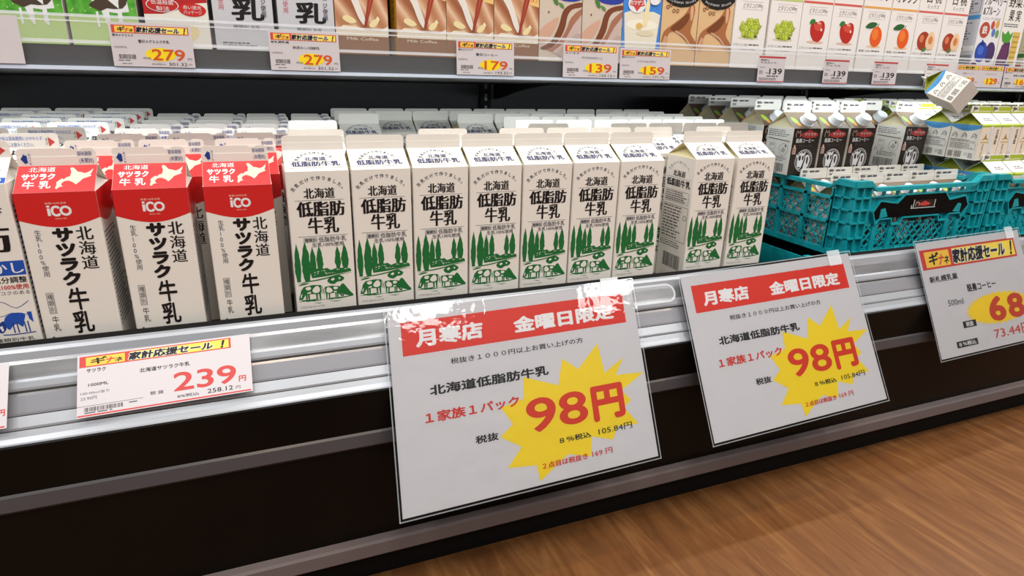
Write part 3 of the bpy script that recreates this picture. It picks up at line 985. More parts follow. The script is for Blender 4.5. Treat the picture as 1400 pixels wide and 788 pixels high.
def yo_fin(A, f):
    A.rect(0.8, 0, 67.2, f * .2, OLV, 1); A.rect(22, f * .3, 66, f * .85, OLV, 1); A.text('Jin', 4, f * .25, 18, f * .9, K, bold=0.03)


ykw = dict(inner=ink('8f9632'), side_roof=ink('9aa033'), front=yo_front, left=yo_left, right=yo_left, roof_art=yo_roof, fin_art=yo_fin, ws=YW / .068)
YOG = carton_meshes('yoghurt_drink', YW, YW, .068, .022, .014, PAPER, **ykw)
YOGF = carton_meshes('yoghurt_drink_flat', YW, YW, .068, .022, .012, PAPER, fin_fold=True, **ykw)
for r in range(6):
    for i in range(8):
        x = 1.3245 + 0.0615 * i; y = 0.056 + 0.0615 * r
        if x > 1.475 + 0.105 * r: continue
        if x + YW > 1.662: pass
        elif r < 2:
            lab = 'yoghurt drink carton at far right, lower layer, %s row, %s from left' % (ROWN[r], NTH[i])
            place(YOG if r == 0 else YOGF, 'yoghurt_drink_carton', lab, 'drink carton', deck(x, y, 0.068), (TILT, 0, 0), 'yoghurt drink cartons in the lower layer')
        elif i < 6 and r < 6:
            lab = 'yoghurt drink carton at far right, under the top layer, row %s, %s from left' % (('third', 'fourth', 'fifth', 'sixth')[r - 2], NTH[i])
            place(YOGF, 'yoghurt_drink_carton', lab, 'drink carton', deck(x, y, 0.068), (TILT, 0, 0), 'yoghurt drink cartons in the lower layer') if r == 2 else None
        lab = 'green and blue yoghurt drink carton, top layer, %s row, %s from left' % ((ROWN + ['sixth'])[r], NTH[i])
        place(YOG, 'yoghurt_drink_carton', lab, 'drink carton', deck(x - 0.02 + 0.0005 * r, y + 0.033, 0.1605), (TILT, 0, rng.uniform(-.008, .008)), 'yoghurt drink cartons in the top layer')

# the one lying tilted on top, its bottom turned towards the aisle
wz = Vector((-0.06, 0.88, 0.32)).normalized()
nx = Vector((-0.90, -0.20, 0.42)); nx = (nx - wz * nx.dot(wz)).normalized()
ax = -nx
ay = wz.cross(ax).normalized()
M3 = Matrix((ax, ay, wz)).transposed()
lie = place(YOG, 'yoghurt_drink_carton', 'yoghurt drink carton lying tilted on top of the others, white bottom showing', 'drink carton', (0, 0, 0))
ctr = M3 @ Vector((YW / 2, YW / 2, 0.048))
lie.rotation_euler = M3.to_euler()
lie.location = Vector((1.150, 0.062, 0.2965)) - ctr * 0.78
lie.scale = (0.78, 0.78, 0.78)

# ------------------------------------------------------------------ teal crates
def crate_meshes(base=0.0045, apron=False):
    w, d, h, hr = 0.364, 0.515, 0.1265, 0.139
    t = 0.006
    b = MB()
    b.box((0.004, 0.004, 0), (w - 0.004, d - 0.004, base), TEAL)
    if apron:
        for q in (((-0.0045, -0.0045, 0.092), (w + 0.0045, -0.002, 0.136)), ((-0.0045, -0.0045, 0.092), (-0.002, d + 0.0045, 0.136)), ((w + 0.002, -0.0045, 0.092), (w + 0.0045, d + 0.0045, 0.136))):
            b.box(q[0], q[1], TEAL)

    def wall(o, U, N, L, handle):
        o = Vector(o); U = Vector(U); N = Vector(N)  # N points outwards
        Z = Vector((0, 0, 1))

        def bx(u0, u1, z0, z1, d0, d1, m=TEAL):
            c = []
            for zz in (z0, z1):
                for uu, dd in ((u0, d0), (u1, d0), (u1, d1), (u0, d1)):
                    c.append(o + U * uu + N * dd + Z * zz)
            b.add(c, [(0, 3, 2, 1), (4, 5, 6, 7), (0, 1, 5, 4), (1, 2, 6, 5), (2, 3, 7, 6), (3, 0, 4, 7)], m)

        def pl(pts, d0, d1, m=TEAL):
            n = len(pts); vs = [o + U * p[0] + Z * p[1] + N * d0 for p in pts] + [o + U * p[0] + Z * p[1] + N * d1 for p in pts]
            tri = tessellate_polygon([[Vector((p[0], p[1], 0)) for p in pts]])
            fs = [tuple(x) for x in tri] + [tuple(i + n for i in x) for x in tri] + [(i, (i + 1) % n, (i + 1) % n + n, i + n) for i in range(n)]
            b.add(vs, fs, m)

        def lattice(u0, u1, z0, z1, p=0.019, wd=0.0026):
            k = u0 - (z1 - z0)
            while k < u1:
                for s in (1, -1):
                    a0 = k; a1 = k + (z1 - z0)
                    f0 = max(0, (u0 - a0) / (a1 - a0)); f1 = min(1, (u1 - a0) / (a1 - a0))
                    if f1 - f0 > 0.02:
                        za, zb = (z0 + (z1 - z0) * f0, z0 + (z1 - z0) * f1) if s == 1 else (z1 - (z1 - z0) * f0, z1 - (z1 - z0) * f1)
                        p0 = o + U * (a0 + (a1 - a0) * f0) + Z * za - N * 0.004; p1 = o + U * (a0 + (a1 - a0) * f1) + Z * zb - N * 0.004
                        b.bar(p0, p1, wd, 0.0025, TEAL, N)
                k += p
        cs = 0.042
        # rim: dips between the raised corners
        pl([(0, hr - 0.011), (0, hr), (cs - 0.008, hr), (cs + 0.006, h), (L - cs - 0.006, h), (L - cs + 0.008, hr), (L, hr), (L, hr - 0.011), (L - cs + 0.004, hr - 0.011),
            (L - cs - 0.010, h - 0.007), (cs + 0.010, h - 0.007), (cs - 0.004, hr - 0.011)], -0.008, 0.004)
        # bottom rail
        bx(0, L, 0.0, 0.010, -0.006, 0.002)
        # corner posts with pockets
        for s in (0, 1):
            a = 0 if s == 0 else L - cs
            bx(a, a + cs, 0.010, hr - 0.011, -0.008, -0.005)
            for uu in (a, a + cs / 2 - 0.0015, a + cs - 0.003):
                bx(uu, uu + 0.003, 0.010, hr - 0.011, -0.005, 0.002)
            for zz in (0.034, 0.062, 0.085, 0.107):
                bx(a, a + cs, zz, zz + 0.003, -0.005, 0.002)
        if handle:
            # windows under the rim
            bx(cs, L - cs, 0.1085, 0.1105, -0.006, 0.0005)
            for uu in [cs + i * (L - 2 * cs) / 8 for i in range(9)]:
                bx(uu - 0.0015, uu + 0.0015, 0.109, h - 0.006, -0.006, 0.0)
            c = L / 2
            # solid plate around the handle opening
            pl([(cs, 0.108), (cs, 0.0580), (cs + 0.030, 0.0580), (c - 0.072, 0.0580), (c - 0.062, 0.0660), (c - 0.062, 0.0720), (c + 0.062, 0.0720), (c + 0.062, 0.0660), (c + 0.072, 0.0580),
                (L - cs, 0.0580), (L - cs, 0.108), (c + 0.075, 0.108), (c + 0.060, 0.108), (c - 0.060, 0.108)], -0.0075, -0.006)
            # raised outline of the grip recess
            out = [(c - 0.128, 0.0820), (c - 0.114, 0.1020), (c - 0.070, 0.0960), (c - 0.054, 0.111), (c + 0.054, 0.111), (c + 0.070, 0.0960), (c + 0.114, 0.1020), (c + 0.128, 0.0820),
                   (c + 0.116, 0.0580), (c + 0.108, 0.0680), (c + 0.078, 0.0680), (c + 0.074, 0.0560), (c + 0.052, 0.0560), (c + 0.048, 0.0680), (c - 0.048, 0.0680), (c - 0.052, 0.0560), (c - 0.074, 0.0560),
                   (c - 0.078, 0.0680), (c - 0.108, 0.0680), (c - 0.116, 0.0580), (c - 0.128, 0.0820)]
            for p, q in zip(out[:-1], out[1:]):
                b.bar(o + U * p[0] + Z * p[1] - N * 0.002, o + U * q[0] + Z * q[1] - N * 0.002, 0.0026, 0.008, TEAL, N)
            lattice(cs, L - cs, 0.010, 0.058)
            for uu in (cs + 0.022, c - 0.075, c + 0.075, L - cs - 0.034):
                bx(uu, uu + 0.012, 0.010, 0.055, -0.006, -0.0005)
        else:
            n = max(2, round((L - 2 * cs) / 0.062)); st = (L - 2 * cs) / n
            for i in range(n + 1):
                uu = cs + i * st
                bx(uu - 0.0035, uu + 0.0035, 0.010, h - 0.006, -0.007, 0.002)
            for zz in (0.056, 0.100):
                bx(cs, L - cs, zz, zz + 0.005, -0.007, 0.002)
            lattice(cs, L - cs, 0.010, 0.102, 0.021, 0.0028)
    wall((0, 0, 0), (1, 0, 0), (0, -1, 0), w, True)
    wall((w, d, 0), (-1, 0, 0), (0, 1, 0), w, True)
    wall((0, d, 0), (0, -1, 0), (-1, 0, 0), d, False)
    wall((w, 0, 0), (0, 1, 0), (1, 0, 0), d, False)
    P = {'body': b.mesh('crate_body')}
    c = w / 2
    g = MB()
    g.prism([(c - 0.126, 0.0820), (c - 0.113, 0.1000), (c - 0.070, 0.0940), (c - 0.053, 0.1100), (c + 0.053, 0.1100), (c + 0.070, 0.0940), (c + 0.113, 0.1000), (c + 0.126, 0.0820),
             (c + 0.113, 0.0680), (c + 0.050, 0.0700), (c - 0.050, 0.0700), (c - 0.113, 0.0680)], -0.0005, 0.0055, plain('black_grip', '#050506', 0.4, 0, 0, 0.15))
    for sx in (1, -1):
        g.prism([(c + sx * 0.108, 0.086), (c + sx * 0.098, 0.088), (c + sx * 0.088, 0.072), (c + sx * 0.108, 0.070)], -0.0009, -0.0004, TEAL)
    P['handle'] = g.mesh('crate_handle')
    f = MB()
    A = Art(f, (c - 0.034, -0.0006, 0.0835), (1, 0, 0), (0, 0, 1), 0.001, 0.0008, 0.0006)
    A.rect(0, 0, 66, 2.2, ink('b9bcbc'), 3); A.rect(0, 0, 2.6, 9, ink('b9bcbc'), 3); A.rect(5, 2, 7.2, 21, ink('b9bcbc'), 3)
    A.rect(61.5, 0, 64, 19, ink('b9bcbc'), 3)
    A.rect(7, 2.2, 61.5, 19, BROWN, 1)
    A.ellipse(36, 9.5, 15, 4.2, TREDI, 2, 20); A.poly([(26, 12), (36, 17), (46, 12)], TREDI, 2); A.stroke([(13, 6), (12, 11), (15, 15), (17, 12), (19, 15), (22, 11), (20, 6)], 1, PALE, 2, 2)
    P['label_holder'] = f.mesh('crate_label_holder')
    return P


CRATE = crate_meshes()
place(CRATE, 'crate', 'teal plastic crate full of brown coffee cartons, front one in the middle right', 'crate', deck(0.936, 0.042, 0.001), (TILT, 0, 0), 'teal crates on the deck')
place(crate_meshes(base=0.066), 'crate', 'teal plastic crate at the right edge holding the yoghurt drink cartons', 'crate', deck(1.312, 0.042, 0.001), (TILT, 0, 0), 'teal crates on the deck')
place(crate_meshes(apron=True), 'crate', 'lower teal crate under the coffee crate, only its rim showing above rail', 'crate', deck(0.893, 0.05, -0.1397), (TILT, 0, 0), 'teal crates on the deck')


# ------------------------------------------------------------------ cartons on the upper shelf
def cow_front(A):
    A.rect(.2, 0, 69.8, 226, GRASS_M, 1)
    A.rect(.2, 0, 69.8, 22, ink('b7cf86'), 2)
    A.poly([(22, 90), (20, 44), (24, 40), (30, 34), (34, 27), (38, 12), (41, 12), (41, 27), (50, 26), (50, 12), (53, 12), (54, 27), (62, 28), (61, 42), (54, 70), (50, 90)], WHT, 3)
    A.poly([(22, 34), (30, 40), (34, 48), (44, 50), (40, 42), (52, 31), (40, 31), (34, 28), (28, 30)], ink('4a3a2c'), 4, 2)
    A.poly([(52, 31), (60, 36), (63, 50), (58, 58), (54, 46)], ink('4a3a2c'), 4, 2)
    for u in (28, 39, 52): A.rect(u, 10, u + 2.4, 27, WHT, 4)
    r = random.Random(2)
    for k in range(26): A.ellipse(r.uniform(2, 68), r.uniform(26, 60), .6, .6, ink('e6ef9a'), 3, 8)


def redcream_front(A):
    A.rect(.2, 0, 69.8, 226, ink('b3201d'), 1)
    A.poly([(.2, 0), (69.8, 0), (69.8, 50), (52, 48), (36, 40), (20, 35), (.2, 34)], ink('e7e2d6'), 2, 0)
    A.poly([(30, 14), (40, 22), (52, 24), (58, 16), (50, 6), (36, 6)], ink('e8d5a0'), 3, 3)
    A.ellipse(21, 45, 17.5, 8, WHT, 3, 24); A.ellipse(21, 45, 16.6, 7.2, ink('c02a22'), 4, 24)
    A.text('低温殺菌', 9, 45.5, 33, 50.5, WHT, 5); A.text('製法', 14, 38.5, 28, 43.5, WHT, 5)
    A.ellipse(53, 41, 15, 7.5, ink('c8271f'), 4, 24); A.text('赤い遮光', 43, 41.5, 63, 46, WHT, 5); A.text('パッケージ', 43, 36, 63, 40.5, WHT, 5)


def silver_front(A):
    A.rect(.2, 0, 69.8, 226, PAPER_GREY, 1)
    A.text('乳', 21, 37, 60, 63, K, 2, bold=.028, shear=.05)
    A.text('牛', 24, 70, 54, 98, K, 2, bold=0.03)
    A.vtext('生乳使用', 7, 78, 7, 48, ink('c9465a'), 2); A.vtext('パッケージ使用', 56, 92, 6.5, 42, GREY, 2, bold=0.02)
    A.text('種類別 牛乳', 22, 27, 54, 32, GREY, 2); A.micro(8, 6, 50, 12, 2, GREY)


def milkcoffee_front(A):
    A.rect(.2, 0, 69.8, 226, SWIRL, 1)
    A.poly([(0.2, 12), (10, 19), (28, 18), (44, 13), (60, 15), (69.8, 20), (69.8, 4), (0.2, 4)], ink('e9dcc4'), 2, 0)
    A.rect(.2, 0, 69.8, 6, ink('8a5c3c'), 3)
    A.poly([(10, 70), (22, 70), (36, 38), (40, 22), (37, 20), (30, 30), (22, 50)], ink('e4ddd4'), 3, 3)
    A.poly([(48, 74), (58, 74), (41, 20), (37.5, 19)], ink('9c3a26'), 4); A.poly([(52, 74), (54, 74), (40, 22)], ink('bf5a40'), 5)
    A.poly([(10, 26), (12, 31), (20, 30), (28, 24), (20, 21)], ink('ecd9a4'), 4, 2); A.poly([(44, 20), (50, 27), (58, 28), (54, 20), (48, 17)], ink('ecd9a4'), 4, 2)
    A.poly([(53, 28), (56, 32), (59, 27)], ink('f0e2c2'), 4)
    A.poly([(48, 60), (69.8, 56), (69.8, 90), (40, 90)], ink('e8c07a'), 2); A.text('ミルク', 50, 62, 68, 74, REDI, 3, shear=.3)
    A.text('Milk Coffee', 14, 0.8, 56, 4.6, ink('e8dcc0'), 4)


def milkcoffee_left(A):
    A.rect(.2, 0, 69.8, 226, ink('d9a41c'), 1); A.vtext('コーヒー', 46, 70, 12, 26, ink('6b3b16'), 2, bold=.02); A.rect(0, 0, 30, 226, ink('2a1a0e'), 2)


def milktea_front(A):
    A.rect(.2, 0, 69.8, 226, ink('cfbfae'), 1)
    A.poly([(.2, 18), (14, 22), (28, 40), (30, 54), (.2, 34)], ink('d2a58c'), 2, 3)
    A.poly([(2, 10), (20, 20), (32, 42), (38, 62), (50, 72), (69.8, 76), (69.8, 70), (54, 66), (46, 56), (42, 38), (30, 18), (14, 8)], ink('7a4126'), 3, 3)
    A.poly([(14, 8), (30, 16), (44, 36), (52, 54), (69.8, 68), (69.8, 60), (56, 44), (46, 24), (30, 6)], ink('a87058'), 4, 3)
    A.poly([(22, 4), (40, 18), (54, 40), (69.8, 58), (69.8, 44), (54, 22), (40, 6)], ink('cbb3a8'), 5, 3)
    A.poly([(30, 2), (44, 16), (56, 28), (69.8, 32), (69.8, 0)], ink('bca69c'), 6, 2)
    A.ellipse(48, 86, 26, 10, ink('2b3a9c'), 3)
    A.poly([(20, 82), (24, 72), (30, 70), (28, 80)], ink('4c7a3a'), 4, 2); A.poly([(30, 74), (38, 72), (40, 66), (34, 68)], ink('5c8a44'), 4, 2)
    A.ellipse(15, 60, 1.3, 1.6, ink('6b4a30'), 3)


def softmilk_front(A):
    A.rect(.2, 0, 69.8, 226, ink('3f86d6'), 1)
    A.poly([(2, 62), (14, 66), (56, 66), (68, 62), (60, 0), (8, 0)], ink('e6ddc8'), 2)
    A.ellipse(35, 46, 29, 8, ink('f0ead8'), 3, 24); A.ellipse(30, 44, 6, 5, ink('dcb468'), 4, 16); A.ellipse(42, 34, 16, 4, ink('ddd0b2'), 4, 16)
    A.poly([(42, 84), (48, 84), (46, 60), (44, 46), (36, 44), (38, 60)], ink('eadcae'), 5, 2)
    A.ellipse(24, 76, 16, 13, WHT, 6, 28)
    A.poly([(10, 74), (14, 84), (34, 84), (38, 74), (30, 72), (24, 65), (18, 72)], TREDI, 7, 0); A.text('カツゲン', 11, 74, 37, 81, WHT, 8, bold=.03)
    A.ellipse(56, 84, 11, 8, WHT, 6, 24); A.ring(56, 84, 9.5, .6, DKB, 7)


def cafe_front(A):
    A.rect(.2, 0, 69.8, 226, ink('d9b384'), 1)
    A.poly([(2, 20), (6, 40), (22, 52), (42, 66), (52, 80), (58, 84), (63, 76), (60, 56), (58, 40), (69.8, 26), (69.8, 14), (56, 22), (46, 30), (28, 40), (16, 38), (10, 22)], ink('a6683f'), 3, 3)
    A.poly([(18, 46), (34, 58), (50, 70), (52, 60), (40, 46), (26, 42)], ink('75401f'), 4, 3)
    A.poly([(54, 78), (59, 80), (60, 66), (56, 58)], ink('d5a783'), 5, 3); A.poly([(3, 16), (8, 34), (14, 30), (12, 14)], ink('c99b76'), 4, 2)
    A.stroke([(28, 42), (46, 34), (58, 22), (69.8, 14)], 3, ink('c9a083'), 5, 3)
    A.poly([(.2, 92), (8, 85), (20, 79.5), (35, 77.5), (50, 79.5), (62, 85), (69.8, 92), (69.8, 125), (.2, 125)], ink('161210'), 6); A.arctext('SATSURAKU COFFEE', 35, 150, 66, -112, -68, 4.4, WHT, 7)
    for u, v in ((10, 77), (16, 80), (22, 72), (29, 72)):
        A.ring(u, v, 2.4, 1.2, ink('7a4a26'), 6, 12)


def fruit_front(kind):
    def f(A):
        A.rect(.2, 0, 69.8, 226, ink('e8e2de'), 1)
        nm, col = {'grape': ('マスカット', 'b9c878'), 'apple': ('アップル', 'cf5a4a'), 'orange': ('オレンジ', 'e0a04a'), 'peach': ('白 桃', 'd0605c')}[kind]
        A.rect(1, 98, 69, 101.5, ink(col), 2)
        if kind == 'peach':
            A.text(nm, 18, 116, 58, 138, K, 2, mincho=.015); A.text('ミックス', 22, 106, 54, 113, GREY, 2)
        else:
            A.text(nm, 8, 112, 64, 132, K, 2, mincho=.02)
        A.rect(14, 92.2, 58, 92.6, GREY); A.rect(14, 80, 58, 80.4, GREY); A.text('ビタミンC', 16, 82.5, 44, 90.5, GREY, 2, shear=.2); A.text('1000mg', 45, 82.5, 57, 90, GREY, 2, shear=.2)
        if kind == 'grape':
            A.ellipse(34, 36, 22, 2.4, ink('d3cca8'), 2); A.ellipse(36, 38.6, 17, 3, ink('46592a'), 3)
            r = random.Random(3)
            for row, (n, v) in enumerate(((4, 63), (6, 58.5), (7, 53), (6, 47.5), (5, 42), (3, 38.5))):
                for i in range(n):
                    u = 35 + (i - (n - 1) / 2) * 6.4 + r.uniform(-1.2, 1.2) + (5 if row < 1 else 0); v = v + r.uniform(-1.3, 1.3)
                    A.ellipse(u, v, 3.9, 4.4, ink(('a9b82e', 'b6c23a', '93a626')[(i + row) % 3]), 3 + row % 3, 14); A.ellipse(u - 1.1, v + 1.4, 1, 1.1, ink('dfe59a'), 6, 8)
            A.stroke([(55, 54), (61, 56)], .9, ink('6d6a3a'), 3)
        elif kind == 'apple':
            A.ellipse(38, 35, 20, 2.4, ink('dcb6a4'), 2)
            A.poly([(38, 68), (46, 71), (54, 68), (57, 58), (54, 44), (46, 36), (40, 36), (33, 38), (25, 48), (23, 60), (28, 69)], ink('b8281f'), 3, 3)
            A.poly([(30, 66), (38, 64), (46, 67), (50, 62), (44, 54), (34, 56)], ink('cf4a38'), 4, 3); A.ellipse(42, 66.5, 5, 1.8, ink('e0a08c'), 5); A.ellipse(49, 56, 2.2, 2.6, ink('f0d0c4'), 5, 12)
            A.poly([(20, 66), (22, 71), (28, 73), (33, 70), (30, 66), (25, 64)], ink('2f7a34'), 6, 3)
        elif kind == 'orange':
            A.ellipse(40, 33, 18, 2.4, ink('e6c39c'), 2)
            A.ellipse(42, 50, 15, 18, ink('e0591a'), 3, 28); A.ellipse(39, 54, 8, 10, ink('ea7a2e'), 4, 20)
            A.poly([(12, 66), (20, 73), (32, 75), (41, 72), (32, 65), (20, 64)], ink('2c5f2e'), 5, 3); A.stroke([(42, 68), (45, 73)], 1.4, ink('6b5a30'), 5)
        else:
            A.ellipse(34, 34, 24, 2.4, ink('ddbba6'), 2)
            A.ellipse(28, 48, 17, 17, ink('a33a22'), 3, 28); A.ellipse(22, 52, 6, 7, ink('d07a50'), 4, 16)
            A.poly([(46, 66), (38, 58), (34, 46), (38, 36), (48, 33), (57, 38), (59, 50), (54, 62)], ink('e9c39c'), 5, 3); A.ellipse(47, 50, 6, 7.5, ink('d0824c'), 6, 16)
            A.poly([(28, 34), (36, 37), (38, 31), (30, 29)], ink('4c7a3a'), 6, 2)
        A.text('果糖 100%' if kind == 'orange' else 'ビタミンC 100%', 4, 23, 34, 27, GREY, 2); A.micro(36, 23, 66, 27, 1, GREY); A.rect(20, 17, 52, 17.5, GREY)
    return f


def berry_front(A):
    A.rect(.2, 0, 69.8, 226, ink('e4e0e2'), 1)
    A.poly([(.2, 0), (69.8, 0), (69.8, 10), (40, 14), (.2, 20)], ink('6a5aa0'), 2)
    A.ellipse(22, 42, 18, 20, ink('2f49a8'), 4, 28); A.ellipse(20, 45, 9, 9, ink('4a68c4'), 5, 20); A.poly([(14, 56), (20, 66), (28, 58), (24, 54)], ink('22307c'), 6)
    A.ellipse(50, 42, 15, 20, ink('4a3564'), 3, 24); A.ellipse(8, 12, 12, 10, ink('5b2a52'), 3, 20); A.ellipse(42, 6, 16, 7, ink('3a57b4'), 3, 20)
    A.ellipse(20, 84, 15, 15, ink('b24a38'), 3, 28); A.text('鉄', 12, 76, 28, 92, WHT, 4, bold=.02)
    for u, v, c in ((42, 94, 'c05040'), (56, 96, 'd3a24a'), (48, 80, '5a78b8'), (60, 78, '6a9a5a')): A.ellipse(u, v, 5.5, 8, ink(c), 3, 18)
    A.text('1コップ1日分', 8, 103, 62, 108, GREY, 2)
    A.text('&プルーン', 4, 112, 54, 128, K, 2, mincho=.02); A.text('ブルーベリー', 2, 130, 68, 150, K, 2, mincho=.02)
    A.poly([(8, 154), (62, 158), (60, 172), (6, 168)], ink('4c8f2e'), 3); A.ellipse(16, 176, 16, 12, ink('2f3f80'), 4); A.ellipse(54, 176, 16, 12, ink('3f2f70'), 4); A.text('Fruit Plus', 14, 158, 56, 167, WHT, 5)


def berry_left(A):
    A.rect(.2, 0, 69.8, 226, ink('c9cad2'), 1)
    A.rect(0, 104, 69, 112, LBL, 2); A.frame(4, 116, 66, 142, 1, GREY); A.micro(6, 118, 64, 140, 5, GREY)
    A.frame(4, 146, 66, 176, 1, GREY); A.micro(8, 150, 60, 174, 4, GREY, 2, .5, 4); A.micro(6, 60, 62, 100, 8, GREY, 2, .4, 5); A.rect(0, 44, 69, 54, WHT, 2); A.micro(4, 46, 64, 52, 1, GREY, 3)
    A.rect(2, 4, 34, 36, ink('8c8f94'), 2); A.rect(37, 4, 67, 36, ink('8c8f94'), 2); A.micro(5, 10, 30, 30, 4, GREY, 3)


def veg_front(A):
    A.rect(.2, 0, 69.8, 226, ink('e6e2dc'), 1)
    A.text('果 実', 14, 104, 52, 126, K, 2, mincho=.02); A.text('野菜と', 6, 130, 66, 152, K, 2, mincho=.02); A.text('紫', 8, 156, 26, 176, K, 2, mincho=.02); A.micro(30, 160, 66, 168, 1, GREY)
    A.micro(4, 92, 66, 100, 2, GREY)
    A.poly([(6, 0), (4, 30), (12, 56), (22, 66), (36, 64), (40, 40), (34, 10), (36, 0)], ink('5a2b52'), 3, 0)
    for k in range(4): A.stroke([(12 + 6 * k, 58), (10 + 7 * k, 20)], 1.4, ink('8a5a80'), 4)
    A.poly([(4, 84), (10, 66), (22, 62), (34, 66), (38, 84), (30, 78), (22, 86), (14, 78)], ink('4c9a34'), 5, 2)
    A.poly([(40, 84), (62, 84), (60, 20), (42, 20)], ink('d3b45a'), 3)
    for k in range(6): A.rect(41, 24 + 10 * k, 61, 26 + 10 * k, ink('a88a34'), 4)
    A.ellipse(16, 8, 13, 10, ink('d9b440'), 6, 20); A.ellipse(42, 14, 9, 9, ink('4a3f8c'), 6, 18); A.ellipse(58, 8, 10, 9, ink('5b3f78'), 6, 18); A.ellipse(34, 6, 8, 7, ink('6a2f5a'), 7, 18)
    A.ellipse(50, 176, 6, 8, REDI, 3); A.ellipse(63, 174, 6, 8, ink('5b4f9a'), 3)


def veg_left(A):
    A.rect(.2, 0, 69.8, 226, ink('ded8b8'), 1); A.rect(0, 36, 69, 44, ink('3f7d4c'), 2); A.rect(0, 0, 69, 34, ink('e0d6c8'), 2); A.rect(4, 18, 64, 24, ink('c2503c'), 3)
    r = random.Random(8)
    for k in range(60):
        u = r.uniform(3, 64); v = r.uniform(48, 170); A.stroke([(u, v), (u + r.uniform(1, 4), v + r.uniform(1, 5))], 1.4, ink(r.choice(('c2503c', '4c7a3a', '8a6a3a', '5a5a62'))), 3)
    A.micro(4, 4, 60, 14, 2, GREY, 3)


def mk(name, front, left=None, paper=PAPER, dv=0.0):
    return carton_meshes(name, .070, .070, .193, .021, .0150, paper, inner=PAPER, front=front, left=left, dv=dv)


FR = {k: mk(k + '_juice', fruit_front(k), dv=14) for k in ('grape', 'apple', 'orange', 'peach')}
COWC = mk('cow_milk', cow_front, dv=12); REDW = mk('red_cream_milk', redcream_front, lambda A: A.rect(.2, 0, 69.8, 192, ink('6a1614'), 1), dv=5); SILV = mk('silver_milk', silver_front, lambda A: A.rect(.2, 0, 69.8, 192, PAPER_GREY, 1))
MCOF = mk('milk_coffee', milkcoffee_front, milkcoffee_left, dv=19); MTEA = mk('milk_tea', milktea_front, lambda A: A.rect(.2, 0, 69.8, 192, ink('a8917c'), 1), dv=10)
SOFT = mk('soft_milk', softmilk_front, lambda A: A.rect(.2, 0, 69.8, 192, ink('3f7fd0'), 1), dv=14); CAFE = mk('cafe', cafe_front, lambda A: A.rect(.2, 0, 69.8, 192, ink('8a6a44'), 1), dv=12)
BERR = mk('berry_juice', berry_front, berry_left, dv=6); VEG = mk('vegetable_juice', veg_front, veg_left, dv=6)
US = [(COWC, -0.286, 'milk_carton', 'green milk carton printed with a cow, at the left end of the upper shelf', 'milk carton', 'green cow milk cartons'),
      (COWC, -0.212, 'milk_carton', 'green milk carton printed with a cow, beside the red and cream carton', 'milk carton', 'green cow milk cartons'),
      (REDW, -0.135, 'milk_carton', 'red and cream milk carton on the upper shelf with oval badges', 'milk carton', None),
      (SILV, -0.060, 'milk_carton', 'silver-grey milk carton with brush writing, beside the red and cream carton', 'milk carton', 'silver-grey milk cartons'),
      (SILV, 0.0155, 'milk_carton', 'silver-grey milk carton with brush writing, beside the milk coffee cartons', 'milk carton', 'silver-grey milk cartons'),
      (MCOF, 0.0865, 'coffee_carton', 'milk coffee carton with red straw, first from left on upper shelf', 'coffee carton', 'milk coffee cartons'),
      (MCOF, 0.1680, 'coffee_carton', 'milk coffee carton with red straw, second from left, its yellow side showing', 'coffee carton', 'milk coffee cartons'),
      (MCOF, 0.2385, 'coffee_carton', 'milk coffee carton with red straw, third from left on upper shelf', 'coffee carton', 'milk coffee cartons'),
      (MCOF, 0.3095, 'coffee_carton', 'milk coffee carton with red straw, next to the milk tea cartons', 'coffee carton', 'milk coffee cartons'),
      (MTEA, 0.3805, 'milk_tea_carton', 'beige milk tea carton with brown swirl, beside the milk coffee cartons', 'drink carton', 'milk tea cartons'),
      (MTEA, 0.4515, 'milk_tea_carton', 'beige milk tea carton with brown swirl, beside the blue carton', 'drink carton', 'milk tea cartons'),
      (SOFT, 0.5225, 'milk_drink_carton', 'blue drink carton showing a glass of milk on the upper shelf', 'drink carton', None),
      (CAFE, 0.5935, 'coffee_carton', 'tan coffee carton with brown splash, beside the blue milk drink carton', 'coffee carton', 'tan coffee cartons'),
      (CAFE, 0.6645, 'coffee_carton', 'tan coffee carton with brown splash, beside the grape juice carton', 'coffee carton', 'tan coffee cartons'),
      (FR['grape'], 0.737, 'juice_carton', 'white juice carton with green grapes, left one beside the tan coffee carton', 'juice carton', 'white fruit juice cartons'),
      (FR['grape'], 0.812, 'juice_carton', 'white juice carton with green grapes, right one beside an apple carton', 'juice carton', 'white fruit juice cartons'),
      (FR['apple'], 0.883, 'juice_carton', 'white juice carton with a red apple, left one beside the grape carton', 'juice carton', 'white fruit juice cartons'),
      (FR['apple'], 0.954, 'juice_carton', 'white juice carton with a red apple, right one beside an orange carton', 'juice carton', 'white fruit juice cartons'),
      (FR['orange'], 1.027, 'juice_carton', 'white juice carton with an orange, left one beside the apple carton', 'juice carton', 'white fruit juice cartons'),
      (FR['orange'], 1.099, 'juice_carton', 'white juice carton with an orange, right one beside a peach carton', 'juice carton', 'white fruit juice cartons'),
      (FR['peach'], 1.170, 'juice_carton', 'white juice carton with a halved peach, left one beside the orange carton', 'juice carton', 'white fruit juice cartons'),
      (FR['peach'], 1.242, 'juice_carton', 'white juice carton with a halved peach, right one before the grey-sided carton', 'juice carton', 'white fruit juice cartons'),
      (BERR, 1.350, 'juice_carton', 'blueberry juice carton with its grey printed side showing', 'juice carton', None),
      (VEG, 1.4215, 'juice_carton', 'purple vegetable juice carton beside the blueberry carton', 'juice carton', None),
      (VEG, 1.520, 'juice_carton', 'vegetable juice carton at the right edge, its spotted cream side showing', 'juice carton', None)]
for P, x, nm, lab, cat, grp in US:
    place(P, nm, lab, cat, (x, 0.16, 0.3258), (0, 0, 0), grp)


